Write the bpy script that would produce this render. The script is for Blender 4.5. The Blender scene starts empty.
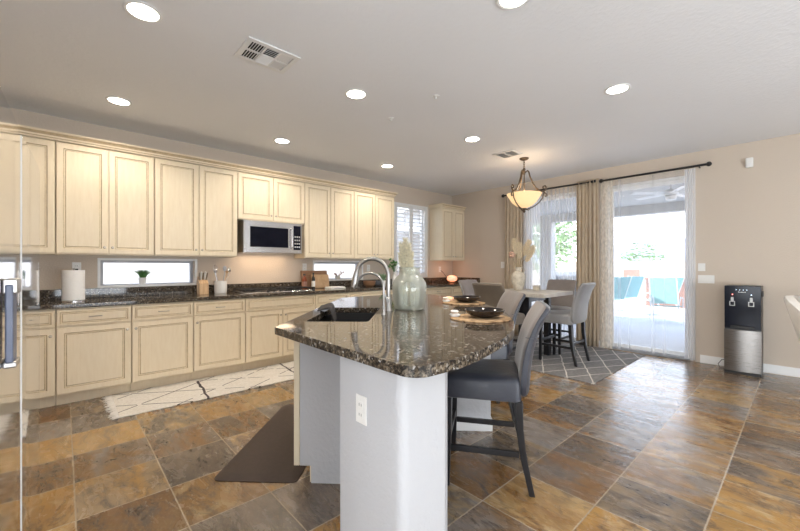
import bpy, bmesh, math, random
from mathutils import Vector, Matrix
random.seed(7)
S = bpy.context.scene
C = S.collection
PI = math.pi
R = math.radians

# ------------------------------------------------------------------ camera
cam_d = bpy.data.cameras.new('camera'); cam = bpy.data.objects.new('camera', cam_d); C.objects.link(cam)
cam.location = (0, 0, 1.25); cam.rotation_euler = (R(90), 0, R(47.58))
cam_d.sensor_width = 36; cam_d.lens = 36 * 368.3 / 800; cam_d.shift_y = 0.0006
cam_d.clip_start = 0.05; cam_d.clip_end = 600
S.camera = cam
S.view_settings.view_transform = 'Standard'; S.view_settings.look = 'None'
S.view_settings.gamma = 1; S.view_settings.use_curve_mapping = False
S.view_settings.exposure = 0.5

# ------------------------------------------------------------------ sky, sun, area lights
w = bpy.data.worlds.new('sky'); S.world = w; w.use_nodes = True
wn = w.node_tree.nodes; wl = w.node_tree.links
bg = wn['Background']
tcw = wn.new('ShaderNodeTexCoord'); sxw = wn.new('ShaderNodeSeparateXYZ'); rpw = wn.new('ShaderNodeValToRGB')
wl.new(tcw.outputs['Generated'], sxw.inputs[0]); wl.new(sxw.outputs[2], rpw.inputs[0])
rpw.color_ramp.elements[0].position = 0.0; rpw.color_ramp.elements[0].color = (0.92, 0.95, 1.0, 1)
rpw.color_ramp.elements[1].position = 0.7; rpw.color_ramp.elements[1].color = (0.50, 0.68, 1.0, 1)
wl.new(rpw.outputs[0], bg.inputs[0]); bg.inputs[1].default_value = 3.7

def light(name, kind, loc, rot, power, color, **kw):
    d = bpy.data.lights.new(name, kind); d.energy = power; d.color = color
    for k, v in kw.items(): setattr(d, k, v)
    o = bpy.data.objects.new(name, d); C.objects.link(o); o.location = loc; o.rotation_euler = rot
    return o
light('sun', 'SUN', (0, 0, 30), (R(12), R(14), 0), 5.0, (1.0, 0.95, 0.87), angle=R(0.6))
# fill lights added out of view to stand in for daylight, tilted upward
light('fill_light_rear', 'AREA', (0.0, -3.8, 1.1), (R(125), 0, 0), 265, (0.86, 0.93, 1.0), shape='RECTANGLE', size=5.4, size_y=2.0)
light('fill_light_side', 'AREA', (3.8, 1.5, 1.1), (R(125), 0, R(90)), 250, (0.86, 0.93, 1.0), shape='RECTANGLE', size=5.4, size_y=2.0)
for px, pw, py in ((-2.85, 1.5, 6.04), (-1.45, 1.0, 6.04)):
    p = light('door_portal', 'AREA', (px, 6.16, 1.2), (R(-90), 0, 0), 1, (1, 1, 1), shape='RECTANGLE', size=pw, size_y=2.4)
    p.data.cycles.is_portal = True

# ------------------------------------------------------------------ node helpers and materials
def srgb(r, g, b):
    f = lambda c: c / 12.92 if c <= 0.04045 else ((c + 0.055) / 1.055) ** 2.4
    return (f(r / 255), f(g / 255), f(b / 255), 1)

class NT:
    def __init__(s, name):
        s.m = bpy.data.materials.new(name); s.m.use_nodes = True
        s.n = s.m.node_tree.nodes; s.l = s.m.node_tree.links
        s.b = s.n['Principled BSDF']; s.out = s.n['Material Output']
    def new(s, t, **kw):
        n = s.n.new('ShaderNode' + t)
        for k, v in kw.items(): setattr(n, k, v)
        return n
    def link(s, a, b): s.l.new(a, b)
    def val(s, sock, v):
        if hasattr(v, 'node'): s.l.new(v, sock)
        else: sock.default_value = v
    def coord(s, kind='Object', scale=(1, 1, 1), loc=(0, 0, 0), rot=(0, 0, 0)):
        t = s.new('TexCoord'); mp = s.new('Mapping')
        s.link(t.outputs[kind], mp.inputs[0])
        mp.inputs['Scale'].default_value = scale; mp.inputs['Location'].default_value = loc; mp.inputs['Rotation'].default_value = rot
        return mp.outputs[0]
    def noise(s, vec, scale, detail=3, rough=0.5, dist=0.0):
        n = s.new('TexNoise'); s.val(n.inputs['Vector'], vec)
        n.inputs['Scale'].default_value = scale; n.inputs['Detail'].default_value = detail
        n.inputs['Roughness'].default_value = rough; n.inputs['Distortion'].default_value = dist
        return n.outputs['Fac']
    def voro(s, vec, scale, out='Distance', feature='F1'):
        n = s.new('TexVoronoi', feature=feature); s.val(n.inputs['Vector'], vec); n.inputs['Scale'].default_value = scale
        return n.outputs[out]
    def ramp(s, fac, stops, interp='LINEAR'):
        n = s.new('ValToRGB'); s.val(n.inputs[0], fac); cr = n.color_ramp; cr.interpolation = interp
        while len(cr.elements) < len(stops): cr.elements.new(0.5)
        for e, (p, c) in zip(cr.elements, stops):
            e.position = p; e.color = c if len(c) == 4 else (*c, 1)
        return n.outputs[0]
    def mix(s, fac, a, b, mode='MIX'):
        n = s.new('Mix', data_type='RGBA', blend_type=mode)
        s.val(n.inputs[0], fac); s.val(n.inputs[6], a); s.val(n.inputs[7], b)
        return n.outputs[2]
    def math(s, op, a, b=0.0, c=None):
        n = s.new('Math', operation=op); s.val(n.inputs[0], a); s.val(n.inputs[1], b)
        if c is not None: s.val(n.inputs[2], c)
        return n.outputs[0]
    def sep(s, vec):
        n = s.new('SeparateXYZ'); s.val(n.inputs[0], vec); return n.outputs
    def comb(s, x, y, z=0.0):
        n = s.new('CombineXYZ'); s.val(n.inputs[0], x); s.val(n.inputs[1], y); s.val(n.inputs[2], z); return n.outputs[0]
    def bump(s, h, strength=0.3, dist=0.01):
        n = s.new('Bump'); s.val(n.inputs['Height'], h); n.inputs['Strength'].default_value = strength
        n.inputs['Distance'].default_value = dist
        s.link(n.outputs[0], s.b.inputs['Normal'])
    def set(s, **kw):
        names = dict(color='Base Color', rough='Roughness', metal='Metallic', spec='Specular IOR Level', coat='Coat Weight',
                     coatr='Coat Roughness', trans='Transmission Weight', ior='IOR', emit='Emission Color', emits='Emission Strength',
                     sheen='Sheen Weight', sheenr='Sheen Roughness', sub='Subsurface Weight', aniso='Anisotropic')
        for k, v in kw.items(): s.val(s.b.inputs[names[k]], v)
        return s.m

def plain(name, col, rough=0.5, var=0.06, scale=12, bump=0.0, **kw):
    t = NT(name); v = t.coord()
    n = t.noise(v, scale, 4)
    dark = tuple(c * (1 - var) for c in col[:3]) + (1,)
    lite = tuple(min(1, c * (1 + var)) for c in col[:3]) + (1,)
    t.set(color=t.ramp(n, [(0.3, dark), (0.7, lite)]), rough=rough, **kw)
    if bump: t.bump(t.noise(v, scale * 6, 3), bump, 0.004)
    return t.m

M = {}
def wall_mat(name, col, scale=70, st=0.25):
    t = NT(name); v = t.coord()
    t.set(color=t.ramp(t.noise(v, 1.2, 2), [(0.3, tuple(c * 0.975 for c in col[:3])), (0.7, col)]), rough=0.75, spec=0.3)
    t.bump(t.ramp(t.noise(v, scale, 3, 0.55), [(0.42, (0, 0, 0)), (0.62, (1, 1, 1))]), st, 0.003)
    return t.m
M['wall'] = wall_mat('beige_wall_paint', (0.62, 0.535, 0.445, 1))
M['ceil'] = wall_mat('textured_ceiling_paint', (0.84, 0.85, 0.87, 1), 32, 0.35)
M['island'] = wall_mat('pale_grey_textured_paint', (0.53, 0.53, 0.545, 1), 45, 0.25)
M['white'] = plain('white_paint', (0.80, 0.80, 0.79, 1), 0.35, 0.02)
M['plastic'] = plain('white_plastic', (0.82, 0.81, 0.78, 1), 0.3, 0.02)
M['darkslot'] = plain('dark_slot', (0.02, 0.02, 0.02, 1), 0.7, 0.1)
M['glaze'] = plain('brown_glaze', (0.54, 0.42, 0.26, 1), 0.5, 0.12, 30)
def cream():
    t = NT('glazed_cream_paint'); v = t.coord(scale=(6, 6, 0.8))
    n = t.noise(v, 7, 5, 0.6)
    t.set(color=t.ramp(n, [(0.3, (0.77, 0.655, 0.475)), (0.7, (0.82, 0.715, 0.54))]), rough=0.42, spec=0.4)
    return t.m
M['cream'] = cream()
def granite():
    t = NT('speckled_granite'); v = t.coord()
    c1 = t.ramp(t.noise(v, 70, 5, 0.7), [(0.36, (0.008, 0.008, 0.010)), (0.48, (0.035, 0.028, 0.022)), (0.56, (0.17, 0.125, 0.08)), (0.64, (0.32, 0.29, 0.25))])
    c2 = t.ramp(t.voro(v, 95, 'Color'), [(0.0, (0.01, 0.01, 0.012)), (0.62, (0.03, 0.026, 0.022)), (0.8, (0.26, 0.21, 0.15)), (0.92, (0.66, 0.65, 0.63))])
    t.set(color=t.mix(0.5, c1, c2), rough=0.06, spec=0.42, coat=0.0, coatr=0.02)
    return t.m
M['granite'] = granite()
def slate():
    t = NT('slate_floor_tiles')
    tc = t.new('TexCoord'); s = t.sep(tc.outputs['Object'])
    px, py, x0, y0 = 0.418, 0.4005, -0.315, 0.045
    ux = t.math('DIVIDE', t.math('SUBTRACT', s[0], x0), px); uy = t.math('DIVIDE', t.math('SUBTRACT', s[1], y0), py)
    ix = t.math('FLOOR', ux); iy = t.math('FLOOR', uy)
    wnz = t.new('TexWhiteNoise', noise_dimensions='2D'); t.link(t.comb(ix, iy), wnz.inputs['Vector'])
    rnd = wnz.outputs['Value']; rc = wnz.outputs['Color']
    # every tile has its own patch of stone
    off = t.new('VectorMath', operation='SCALE'); t.link(rc, off.inputs[0]); off.inputs['Scale'].default_value = 40
    add = t.new('VectorMath', operation='ADD'); t.link(tc.outputs['Object'], add.inputs[0]); t.link(off.outputs[0], add.inputs[1])
    mp = t.new('Mapping'); t.link(add.outputs[0], mp.inputs[0]); mp.inputs['Scale'].default_value = (1.0, 2.2, 1); mp.inputs['Rotation'].default_value = (0, 0, 0.5)
    v = mp.outputs[0]
    big = t.noise(v, 1.7, 7, 0.58, 0.7); med = t.noise(v, 5, 6, 0.62, 0.6); fine = t.noise(v, 40, 4, 0.6)
    base = t.ramp(rnd, [(0.0, (0.30, 0.185, 0.092)), (0.16, (0.40, 0.28, 0.155)), (0.32, (0.215, 0.13, 0.068)), (0.44, (0.30, 0.225, 0.15)), (0.56, (0.175, 0.14, 0.112)), (0.68, (0.34, 0.235, 0.13)), (0.80, (0.13, 0.118, 0.112)), (0.90, (0.27, 0.235, 0.205))], 'CONSTANT')
    alt = t.ramp(t.sep(rc)[2], [(0.0, (0.19, 0.105, 0.05)), (0.25, (0.095, 0.08, 0.068)), (0.5, (0.38, 0.235, 0.105)), (0.75, (0.24, 0.215, 0.195))], 'CONSTANT')
    third = t.ramp(t.sep(rc)[0], [(0.0, (0.45, 0.34, 0.21)), (0.33, (0.075, 0.06, 0.05)), (0.66, (0.30, 0.16, 0.06))], 'CONSTANT')
    col = t.mix(t.ramp(big, [(0.44, (0, 0, 0)), (0.58, (0.9, 0.9, 0.9))]), base, alt)
    n3 = t.noise(v, 2.6, 8, 0.66, 1.6)
    col = t.mix(t.ramp(n3, [(0.52, (0, 0, 0)), (0.62, (0.8, 0.8, 0.8))]), col, third)
    vein = t.math('ABSOLUTE', t.math('SUBTRACT', t.noise(v, 2.0, 5, 0.6, 1.2), 0.5))
    col = t.mix(t.ramp(vein, [(0.0, (0.55, 0.55, 0.55)), (0.018, (0, 0, 0))]), col, (0.05, 0.038, 0.03, 1))
    col = t.mix(t.ramp(med, [(0.34, (0.6, 0.6, 0.6)), (0.46, (0, 0, 0))]), col, (0.07, 0.05, 0.04, 1))
    col = t.mix(t.ramp(fine, [(0.5, (0, 0, 0)), (0.75, (0.25, 0.25, 0.25))]), col, (0.5, 0.40, 0.28, 1))
    hs = t.new('HueSaturation'); hs.inputs['Saturation'].default_value = 1.22; hs.inputs['Value'].default_value = 0.92; t.link(col, hs.inputs['Color']); col = hs.outputs[0]
    bri = t.math('MULTIPLY_ADD', t.sep(rc)[1], 0.35, 0.85)
    bv = t.comb(bri, bri, bri)
    col = t.mix(1.0, col, bv, 'MULTIPLY')
    fx = t.math('FRACT', ux); fy = t.math('FRACT', uy)
    wob = t.math('MULTIPLY', t.math('SUBTRACT', t.noise(tc.outputs['Object'], 22, 3), 0.5), 0.010)
    ex = t.math('MINIMUM', fx, t.math('SUBTRACT', 1.0, fx)); ey = t.math('MINIMUM', fy, t.math('SUBTRACT', 1.0, fy))
    e = t.math('ADD', t.math('MINIMUM', ex, ey), wob)
    g = t.ramp(e, [(0.006, (1, 1, 1)), (0.011, (0, 0, 0))])
    col = t.mix(g, col, (0.42, 0.335, 0.235, 1))
    hgt = t.math('SUBTRACT', t.math('ADD', t.math('MULTIPLY', t.noise(v, 5, 5, 0.55, 1.5), 1.0), t.math('MULTIPLY', med, 0.3)), t.math('MULTIPLY', g, 0.35))
    t.set(color=col, rough=t.ramp(med, [(0.3, (0.17, 0.17, 0.17)), (0.7, (0.34, 0.34, 0.34))]), spec=0.55, coat=0.4, coatr=0.24)
    t.bump(hgt, 0.3, 0.012)
    return t.m
M['slate'] = slate()
def steel(name, col=(0.62, 0.62, 0.63, 1), rough=0.22, stretch=(1, 1, 60)):
    t = NT(name); v = t.coord(scale=stretch)
    n = t.noise(v, 8, 3)
    t.set(color=col, metal=1.0, rough=t.ramp(n, [(0.3, (rough * 0.85,) * 3), (0.7, (rough * 1.2,) * 3)]))
    return t.m
M['steel'] = steel('brushed_steel')
M['steeldark'] = steel('dark_brushed_steel', (0.30, 0.285, 0.27, 1), 0.3)
M['fridge'] = steel('polished_fridge_steel', (0.74, 0.75, 0.78, 1), 0.075, (1, 1, 0.2))
M['chrome'] = steel('satin_nickel', (0.40, 0.39, 0.375, 1), 0.34, (1, 1, 1))
M['knob'] = steel('pewter_knob', (0.50, 0.44, 0.36, 1), 0.3, (1, 1, 1))
M['handlesteel'] = plain('steel_painted_blue_reflection', (0.115, 0.135, 0.20, 1), 0.35, 0.05, spec=0.5)  # blue reflection on the steel handle put into a plain non-metal colour
M['iron'] = plain('black_iron', (0.012, 0.011, 0.011, 1), 0.4, 0.2)
M['bronze'] = plain('aged_bronze', (0.11, 0.075, 0.045, 1), 0.45, 0.3, 40, metal=0.4)
M['blackgloss'] = plain('black_gloss', (0.004, 0.005, 0.012, 1), 0.12, 0.2, spec=0.2)
M['blackmatte'] = plain('black_composite', (0.012, 0.012, 0.013, 1), 0.35, 0.2)
M['blackwood'] = plain('black_lacquered_wood', (0.014, 0.014, 0.016, 1), 0.28, 0.2, 20)
M['darkceramic'] = plain('dark_brown_ceramic', (0.018, 0.012, 0.010, 1), 0.12, 0.3, 20)
def fabric(name, col, rough=0.5, sheen=0.4):
    t = NT(name); v = t.coord()
    n = t.noise(v, 5, 4)
    t.set(color=t.ramp(n, [(0.3, tuple(c * 0.85 for c in col)), (0.7, tuple(c * 1.12 for c in col))]), rough=rough, sheen=sheen, sheenr=0.4, spec=0.5)
    h = t.math('ADD', t.noise(v, 9, 4, 0.6, 1.0), t.math('MULTIPLY', t.noise(v, 260, 2), 0.08))
    t.bump(h, 0.25, 0.01)
    return t.m
M['stool'] = fabric('charcoal_slipcover', (0.036, 0.039, 0.052), 0.38, 0.15)
M['stoolgrey'] = fabric('grey_slipcover', (0.24, 0.235, 0.235), 0.5, 0.35)
M['stoolfront'] = fabric('mauve_taupe_slipcover', (0.21, 0.18, 0.165), 0.5, 0.3)
M['stoolbrown'] = fabric('taupe_slipcover', (0.13, 0.105, 0.08), 0.5, 0.25)
M['towel'] = fabric('dark_grey_towelling', (0.045, 0.04, 0.04), 0.95, 0.0)
M['chairwhite'] = fabric('ivory_upholstery', (0.72, 0.68, 0.62), 0.8, 0.2)
M['paper'] = plain('white_paper', (0.84, 0.83, 0.81, 1), 0.9, 0.02, 40, 0.3)
M['crock'] = plain('white_ceramic', (0.78, 0.77, 0.74, 1), 0.3, 0.03)
M['greyframe'] = plain('grey_vinyl_frame', (0.42, 0.43, 0.46, 1), 0.4, 0.03)
M['alum'] = plain('grey_aluminium_track', (0.30, 0.32, 0.35, 1), 0.4, 0.05)
def wood(name, a, b, scale=(1, 1, 12)):
    t = NT(name); v = t.coord(scale=scale)
    t.set(color=t.ramp(t.noise(v, 9, 5, 0.6, 0.6), [(0.3, a), (0.7, b)]), rough=0.5)
    return t.m
M['wood'] = wood('light_wood', (0.46, 0.28, 0.14), (0.66, 0.46, 0.27), (12, 1, 1))
M['wooddark'] = wood('brown_wood', (0.20, 0.10, 0.05), (0.33, 0.18, 0.09), (1, 1, 8))
M['tabletop'] = wood('grey_washed_wood', (0.36, 0.33, 0.29), (0.50, 0.47, 0.42), (8, 1, 1))
M['amber'] = plain('amber_glass', (0.22, 0.045, 0.012, 1), 0.1, 0.2, spec=0.6)
M['green'] = plain('green_leaf', (0.07, 0.20, 0.04, 1), 0.5, 0.4, 30)
M['green2'] = plain('pale_green_leaf', (0.22, 0.36, 0.20, 1), 0.5, 0.3, 30)
M['stem'] = plain('dry_stem', (0.35, 0.26, 0.14, 1), 0.8, 0.2, 30)
M['plume'] = plain('dried_grass_plume', (0.66, 0.55, 0.38, 1), 0.95, 0.22, 60, 0.5)
M['plumegreen'] = plain('bleached_grass_plume', (0.60, 0.55, 0.40, 1), 0.95, 0.22, 60, 0.5)
M['thistle'] = plain('dusty_pink_seed_head', (0.42, 0.27, 0.20, 1), 0.95, 0.3, 60, 0.5)
def stone():
    t = NT('rough_cream_ceramic'); v = t.coord()
    t.set(color=t.ramp(t.noise(v, 16, 5, 0.65), [(0.3, (0.36, 0.32, 0.25)), (0.7, (0.62, 0.57, 0.48))]), rough=0.85)
    t.bump(t.noise(v, 40, 4), 0.5, 0.01); return t.m
M['stone'] = stone()
def jute():
    t = NT('woven_jute'); v = t.coord()
    wv = t.new('TexWave', wave_type='RINGS', rings_direction='Z'); t.link(v, wv.inputs['Vector']); wv.inputs['Scale'].default_value = 28
    wv.inputs['Distortion'].default_value = 0.6; wv.inputs['Detail'].default_value = 2; wv.inputs['Detail Scale'].default_value = 6
    n = t.noise(v, 26, 4)
    base = t.ramp(n, [(0.36, (0.22, 0.13, 0.06)), (0.46, (0.56, 0.37, 0.20)), (0.75, (0.72, 0.52, 0.32))])
    t.set(color=t.mix(t.math('MULTIPLY', wv.outputs['Fac'], 0.25), base, (0.35, 0.2, 0.1, 1)), rough=0.9)
    t.bump(wv.outputs['Fac'], 0.6, 0.004); return t.m
M['jute'] = jute()
def clear_glass(name, tint=(1, 1, 1, 1), refl=0.12, rough=0.0):
    t = NT(name); tr = t.new('BsdfTransparent'); gl = t.new('BsdfGlossy'); mx = t.new('MixShader'); lw = t.new('LayerWeight')
    tr.inputs[0].default_value = tint; gl.inputs['Roughness'].default_value = rough; lw.inputs[0].default_value = 0.25
    t.link(t.math('MULTIPLY', lw.outputs['Fresnel'], refl * 4), mx.inputs[0]); t.link(tr.outputs[0], mx.inputs[1]); t.link(gl.outputs[0], mx.inputs[2])
    t.link(mx.outputs[0], t.out.inputs[0]); return t.m
M['pane'] = clear_glass('window_glass')
def vase_glass():
    t = NT('pale_green_recycled_glass')
    tr = t.new('BsdfTransparent'); gl = t.new('BsdfGlossy'); df = t.new('BsdfTranslucent'); dd = t.new('BsdfDiffuse')
    lw = t.new('LayerWeight'); lw.inputs[0].default_value = 0.35
    tr.inputs[0].default_value = (0.95, 0.98, 0.95, 1); gl.inputs['Roughness'].default_value = 0.06
    df.inputs[0].default_value = (0.96, 0.98, 0.93, 1); dd.inputs[0].default_value = (0.93, 0.95, 0.89, 1)
    m0 = t.new('MixShader'); m0.inputs[0].default_value = 0.5; t.link(df.outputs[0], m0.inputs[1]); t.link(dd.outputs[0], m0.inputs[2])
    m1 = t.new('MixShader'); t.link(t.ramp(lw.outputs['Facing'], [(0.0, (0.24,) * 3), (0.75, (0.52,) * 3)]), m1.inputs[0]); t.link(tr.outputs[0], m1.inputs[1]); t.link(m0.outputs[0], m1.inputs[2])
    m2 = t.new('MixShader'); t.link(t.math('MULTIPLY', lw.outputs['Fresnel'], 0.8), m2.inputs[0]); t.link(m1.outputs[0], m2.inputs[1]); t.link(gl.outputs[0], m2.inputs[2])
    t.link(m2.outputs[0], t.out.inputs[0]); return t.m
M['vaseglass'] = vase_glass()
def sheer(name, col, opac, weave=0.0):
    t = NT(name); tr = t.new('BsdfTransparent'); tl = t.new('BsdfTranslucent'); df = t.new('BsdfDiffuse')
    tl.inputs[0].default_value = col; df.inputs[0].default_value = col
    m0 = t.new('MixShader'); m0.inputs[0].default_value = 0.5; t.link(tl.outputs[0], m0.inputs[1]); t.link(df.outputs[0], m0.inputs[2])
    m1 = t.new('MixShader'); t.link(tr.outputs[0], m1.inputs[1]); t.link(m0.outputs[0], m1.inputs[2])
    lw = t.new('LayerWeight'); lw.inputs[0].default_value = 0.5
    fac = t.ramp(lw.outputs['Facing'], [(0.0, (opac,) * 3), (1.0, (min(1, opac + 0.45),) * 3)])
    if weave:
        n = t.noise(t.coord(scale=(1, 1, 0.5)), 38, 3); fac = t.math('MULTIPLY', fac, t.ramp(n, [(0.35, (0.7,) * 3), (0.65, (1,) * 3)]))
    t.link(fac, m1.inputs[0]); t.link(m1.outputs[0], t.out.inputs[0]); return t.m
M['sheer'] = sheer('sheer_white_voile', (0.94, 0.95, 0.97, 1), 0.20)
M['sheerfull'] = sheer('gathered_white_voile', (0.94, 0.95, 0.97, 1), 0.6)
M['sheerbeige'] = sheer('cream_textured_voile', (0.86, 0.80, 0.70, 1), 0.7, 1)
def drape():
    t = NT('beige_linen'); v = t.coord(scale=(1, 1, 0.3))
    tl = t.new('BsdfTranslucent'); tl.inputs[0].default_value = (0.70, 0.55, 0.38, 1)
    t.set(color=t.ramp(t.noise(v, 40, 4), [(0.3, (0.55, 0.45, 0.32)), (0.7, (0.68, 0.57, 0.43))]), rough=0.85)
    mx = t.new('MixShader'); mx.inputs[0].default_value = 0.22; t.link(t.b.outputs[0], mx.inputs[1]); t.link(tl.outputs[0], mx.inputs[2])
    t.link(mx.outputs[0], t.out.inputs[0]); return t.m
M['drape'] = drape()
def emis(name, col, st):
    t = NT(name); t.set(color=(0.9, 0.9, 0.9, 1), emit=col, emits=st); return t.m
M['lamp'] = emis('lamp_lens', (1.0, 0.93, 0.80, 1), 14)
M['alabaster'] = emis('lit_alabaster', (1.0, 0.68, 0.34, 1), 0.62)
M['alabaster'].node_tree.nodes['Principled BSDF'].inputs['Base Color'].default_value = (0.50, 0.36, 0.22, 1)
M['salt'] = emis('lit_salt', (1.0, 0.30, 0.12, 1), 0.9)
M['led'] = emis('red_led', (1.0, 0.08, 0.03, 1), 3)
M['ledblue'] = emis('pale_led', (0.6, 0.8, 1.0, 1), 2)
def kitchen_rug():
    t = NT('white_wool_runner'); tc = t.new('TexCoord'); s = t.sep(tc.outputs['Object'])
    wob = t.math('MULTIPLY', t.math('SUBTRACT', t.noise(tc.outputs['Object'], 9, 3), 0.5), 0.05)
    def dia(p, q, off, wd):
        d = t.math('ADD', t.math('ADD', t.math('MULTIPLY', s[0], p), t.math('MULTIPLY', s[1], q)), off)
        d = t.math('ADD', d, wob); fr = t.math('FRACT', d)
        return t.math('LESS_THAN', t.math('ABSOLUTE', t.math('SUBTRACT', fr, 0.5)), wd)
    l = t.math('MAXIMUM', dia(2.6, 1.6, 0.1, 0.018), dia(-2.6, 1.6, 0.3, 0.018))
    l = t.math('MAXIMUM', l, dia(0.1, 1.05, 0.82, 0.012))
    gate = t.math('GREATER_THAN', t.noise(tc.outputs['Object'], 5.5, 2), 0.42)
    l = t.math('MULTIPLY', l, gate)
    t.set(color=t.mix(l, t.ramp(t.noise(tc.outputs['Object'], 50, 3), [(0.3, (0.66, 0.62, 0.56)), (0.7, (0.80, 0.77, 0.72))]), (0.05, 0.04, 0.04, 1)), rough=0.95)
    t.bump(t.noise(tc.outputs['Object'], 90, 3), 0.6, 0.01); return t.m
M['runner'] = kitchen_rug()
M['fringe'] = plain('white_wool_fringe', (0.76, 0.73, 0.68, 1), 0.95, 0.06)
def dining_rug():
    t = NT('grey_lattice_rug'); tc = t.new('TexCoord'); s = t.sep(tc.outputs['Object'])
    wob = t.math('MULTIPLY', t.math('SUBTRACT', t.noise(tc.outputs['Object'], 7, 2), 0.5), 0.12)
    def dia(p, q, off, wd):
        d = t.math('ADD', t.math('ADD', t.math('MULTIPLY', s[0], p), t.math('MULTIPLY', s[1], q)), off)
        fr = t.math('FRACT', t.math('ADD', d, wob)); return t.math('LESS_THAN', t.math('ABSOLUTE', t.math('SUBTRACT', fr, 0.5)), wd)
    l = t.math('MAXIMUM', dia(3.6, 1.9, 0, 0.028), dia(-3.6, 1.9, 0.2, 0.028))
    t.set(color=t.mix(l, t.ramp(t.noise(tc.outputs['Object'], 30, 4), [(0.3, (0.15, 0.145, 0.145)), (0.7, (0.235, 0.225, 0.22))]), (0.62, 0.58, 0.53, 1)), rough=0.95)
    t.bump(t.noise(tc.outputs['Object'], 120, 3), 0.5, 0.01); return t.m
M['rug'] = dining_rug()
M['mat'] = plain('brown_rubber_mat', (0.05, 0.032, 0.024, 1), 0.7, 0.12, 40, 0.2)
def blocks(name, c1, c2, mort, sc=(1, 1, 1), rot=(0, 0, 0)):
    t = NT(name); b = t.new('TexBrick'); t.link(t.coord(rot=rot), b.inputs['Vector'])
    b.inputs['Color1'].default_value = c1; b.inputs['Color2'].default_value = c2; b.inputs['Mortar'].default_value = mort
    b.inputs['Scale'].default_value = 1.0; b.inputs['Brick Width'].default_value = 0.4; b.inputs['Row Height'].default_value = 0.2; b.inputs['Mortar Size'].default_value = 0.008
    t.set(color=b.outputs['Color'], rough=0.9); return t.m
M['block'] = blocks('pale_block_wall', (0.66, 0.60, 0.52, 1), (0.60, 0.54, 0.46, 1), (0.5, 0.44, 0.37, 1), rot=(R(90), 0, 0))
M['blockside'] = blocks('white_block_wall', (0.74, 0.72, 0.70, 1), (0.70, 0.68, 0.66, 1), (0.58, 0.56, 0.54, 1), rot=(R(90), 0, R(90)))
M['patio'] = plain('patio_concrete', (0.50, 0.50, 0.52, 1), 0.7, 0.06, 3)
M['gravel'] = plain('pale_desert_gravel', (0.62, 0.53, 0.42, 1), 0.95, 0.1, 8)
M['stucco'] = plain('patio_cover_stucco', (0.50, 0.49, 0.47, 1), 0.9, 0.04)
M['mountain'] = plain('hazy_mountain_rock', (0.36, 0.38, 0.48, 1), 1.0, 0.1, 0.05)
M['bark'] = plain('grey_bark', (0.22, 0.17, 0.12, 1), 0.9, 0.3)
M['treeleaf'] = plain('tree_leaf', (0.20, 0.32, 0.13, 1), 0.7, 0.35, 4)
M['teal'] = plain('teal_sling', (0.17, 0.36, 0.38, 1), 0.7, 0.1)
M['aqua'] = plain('pale_aqua_sling', (0.22, 0.44, 0.42, 1), 0.7, 0.1)
M['terracotta'] = plain('terracotta_block', (0.36, 0.20, 0.15, 1), 0.9, 0.15)
M['cover'] = plain('grey_vinyl_cover', (0.20, 0.21, 0.23, 1), 0.6, 0.15)

# ------------------------------------------------------------------ mesh helpers
def obj(name, bm, mats, parent=None, smooth=35, bevel=0, loc=None):
    me = bpy.data.meshes.new(name); bmesh.ops.recalc_face_normals(bm, faces=bm.faces[:]) if smooth != 'raw' else None
    bm.to_mesh(me); bm.free()
    for m in (mats if isinstance(mats, (list, tuple)) else [mats]): me.materials.append(M[m] if isinstance(m, str) else m)
    o = bpy.data.objects.new(name, me); C.objects.link(o)
    if parent: o.parent = parent
    if loc: o.location = loc
    if smooth:
        ang = 35 if smooth == 'raw' else smooth
        for p in me.polygons: p.use_smooth = True
        me.set_sharp_from_angle(angle=R(ang))
    if bevel:
        b = o.modifiers.new('edge', 'BEVEL'); b.width = bevel; b.segments = 2; b.limit_method = 'ANGLE'; b.angle_limit = R(40)
    return o
def tag(o, label, cat, group=None, kind=None):
    o['label'] = label
    if cat: o['category'] = cat
    if group: o['group'] = group
    if kind: o['kind'] = kind
    return o
def thing(name, label, cat, loc=(0, 0, 0), rz=0.0, group=None, kind=None):
    o = bpy.data.objects.new(name, None); C.objects.link(o); o.empty_display_size = 0.1
    o.location = loc; o.rotation_euler = (0, 0, rz)
    return tag(o, label, cat, group, kind)
def struct(name, bm, mat, **kw):
    o = obj(name, bm, mat, **kw); o['kind'] = 'structure'; return o
def dup(o, parent=None):
    c = o.copy(); C.objects.link(c)
    if parent: c.parent = parent
    for ch in list(o.children): dup(ch, c)
    return c
def B(): return bmesh.new()
def box(bm, x0, x1, y0, y1, z0, z1, mi=0, mat=None):
    vs = [bm.verts.new(p) for p in ((x0, y0, z0), (x1, y0, z0), (x1, y1, z0), (x0, y1, z0), (x0, y0, z1), (x1, y0, z1), (x1, y1, z1), (x0, y1, z1))]
    for f in ((0, 3, 2, 1), (4, 5, 6, 7), (0, 1, 5, 4), (1, 2, 6, 5), (2, 3, 7, 6), (3, 0, 4, 7)):
        bm.faces.new([vs[i] for i in f]).material_index = mi
    if mat is not None:
        for v in vs: v.co = mat @ v.co
    return bm
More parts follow.
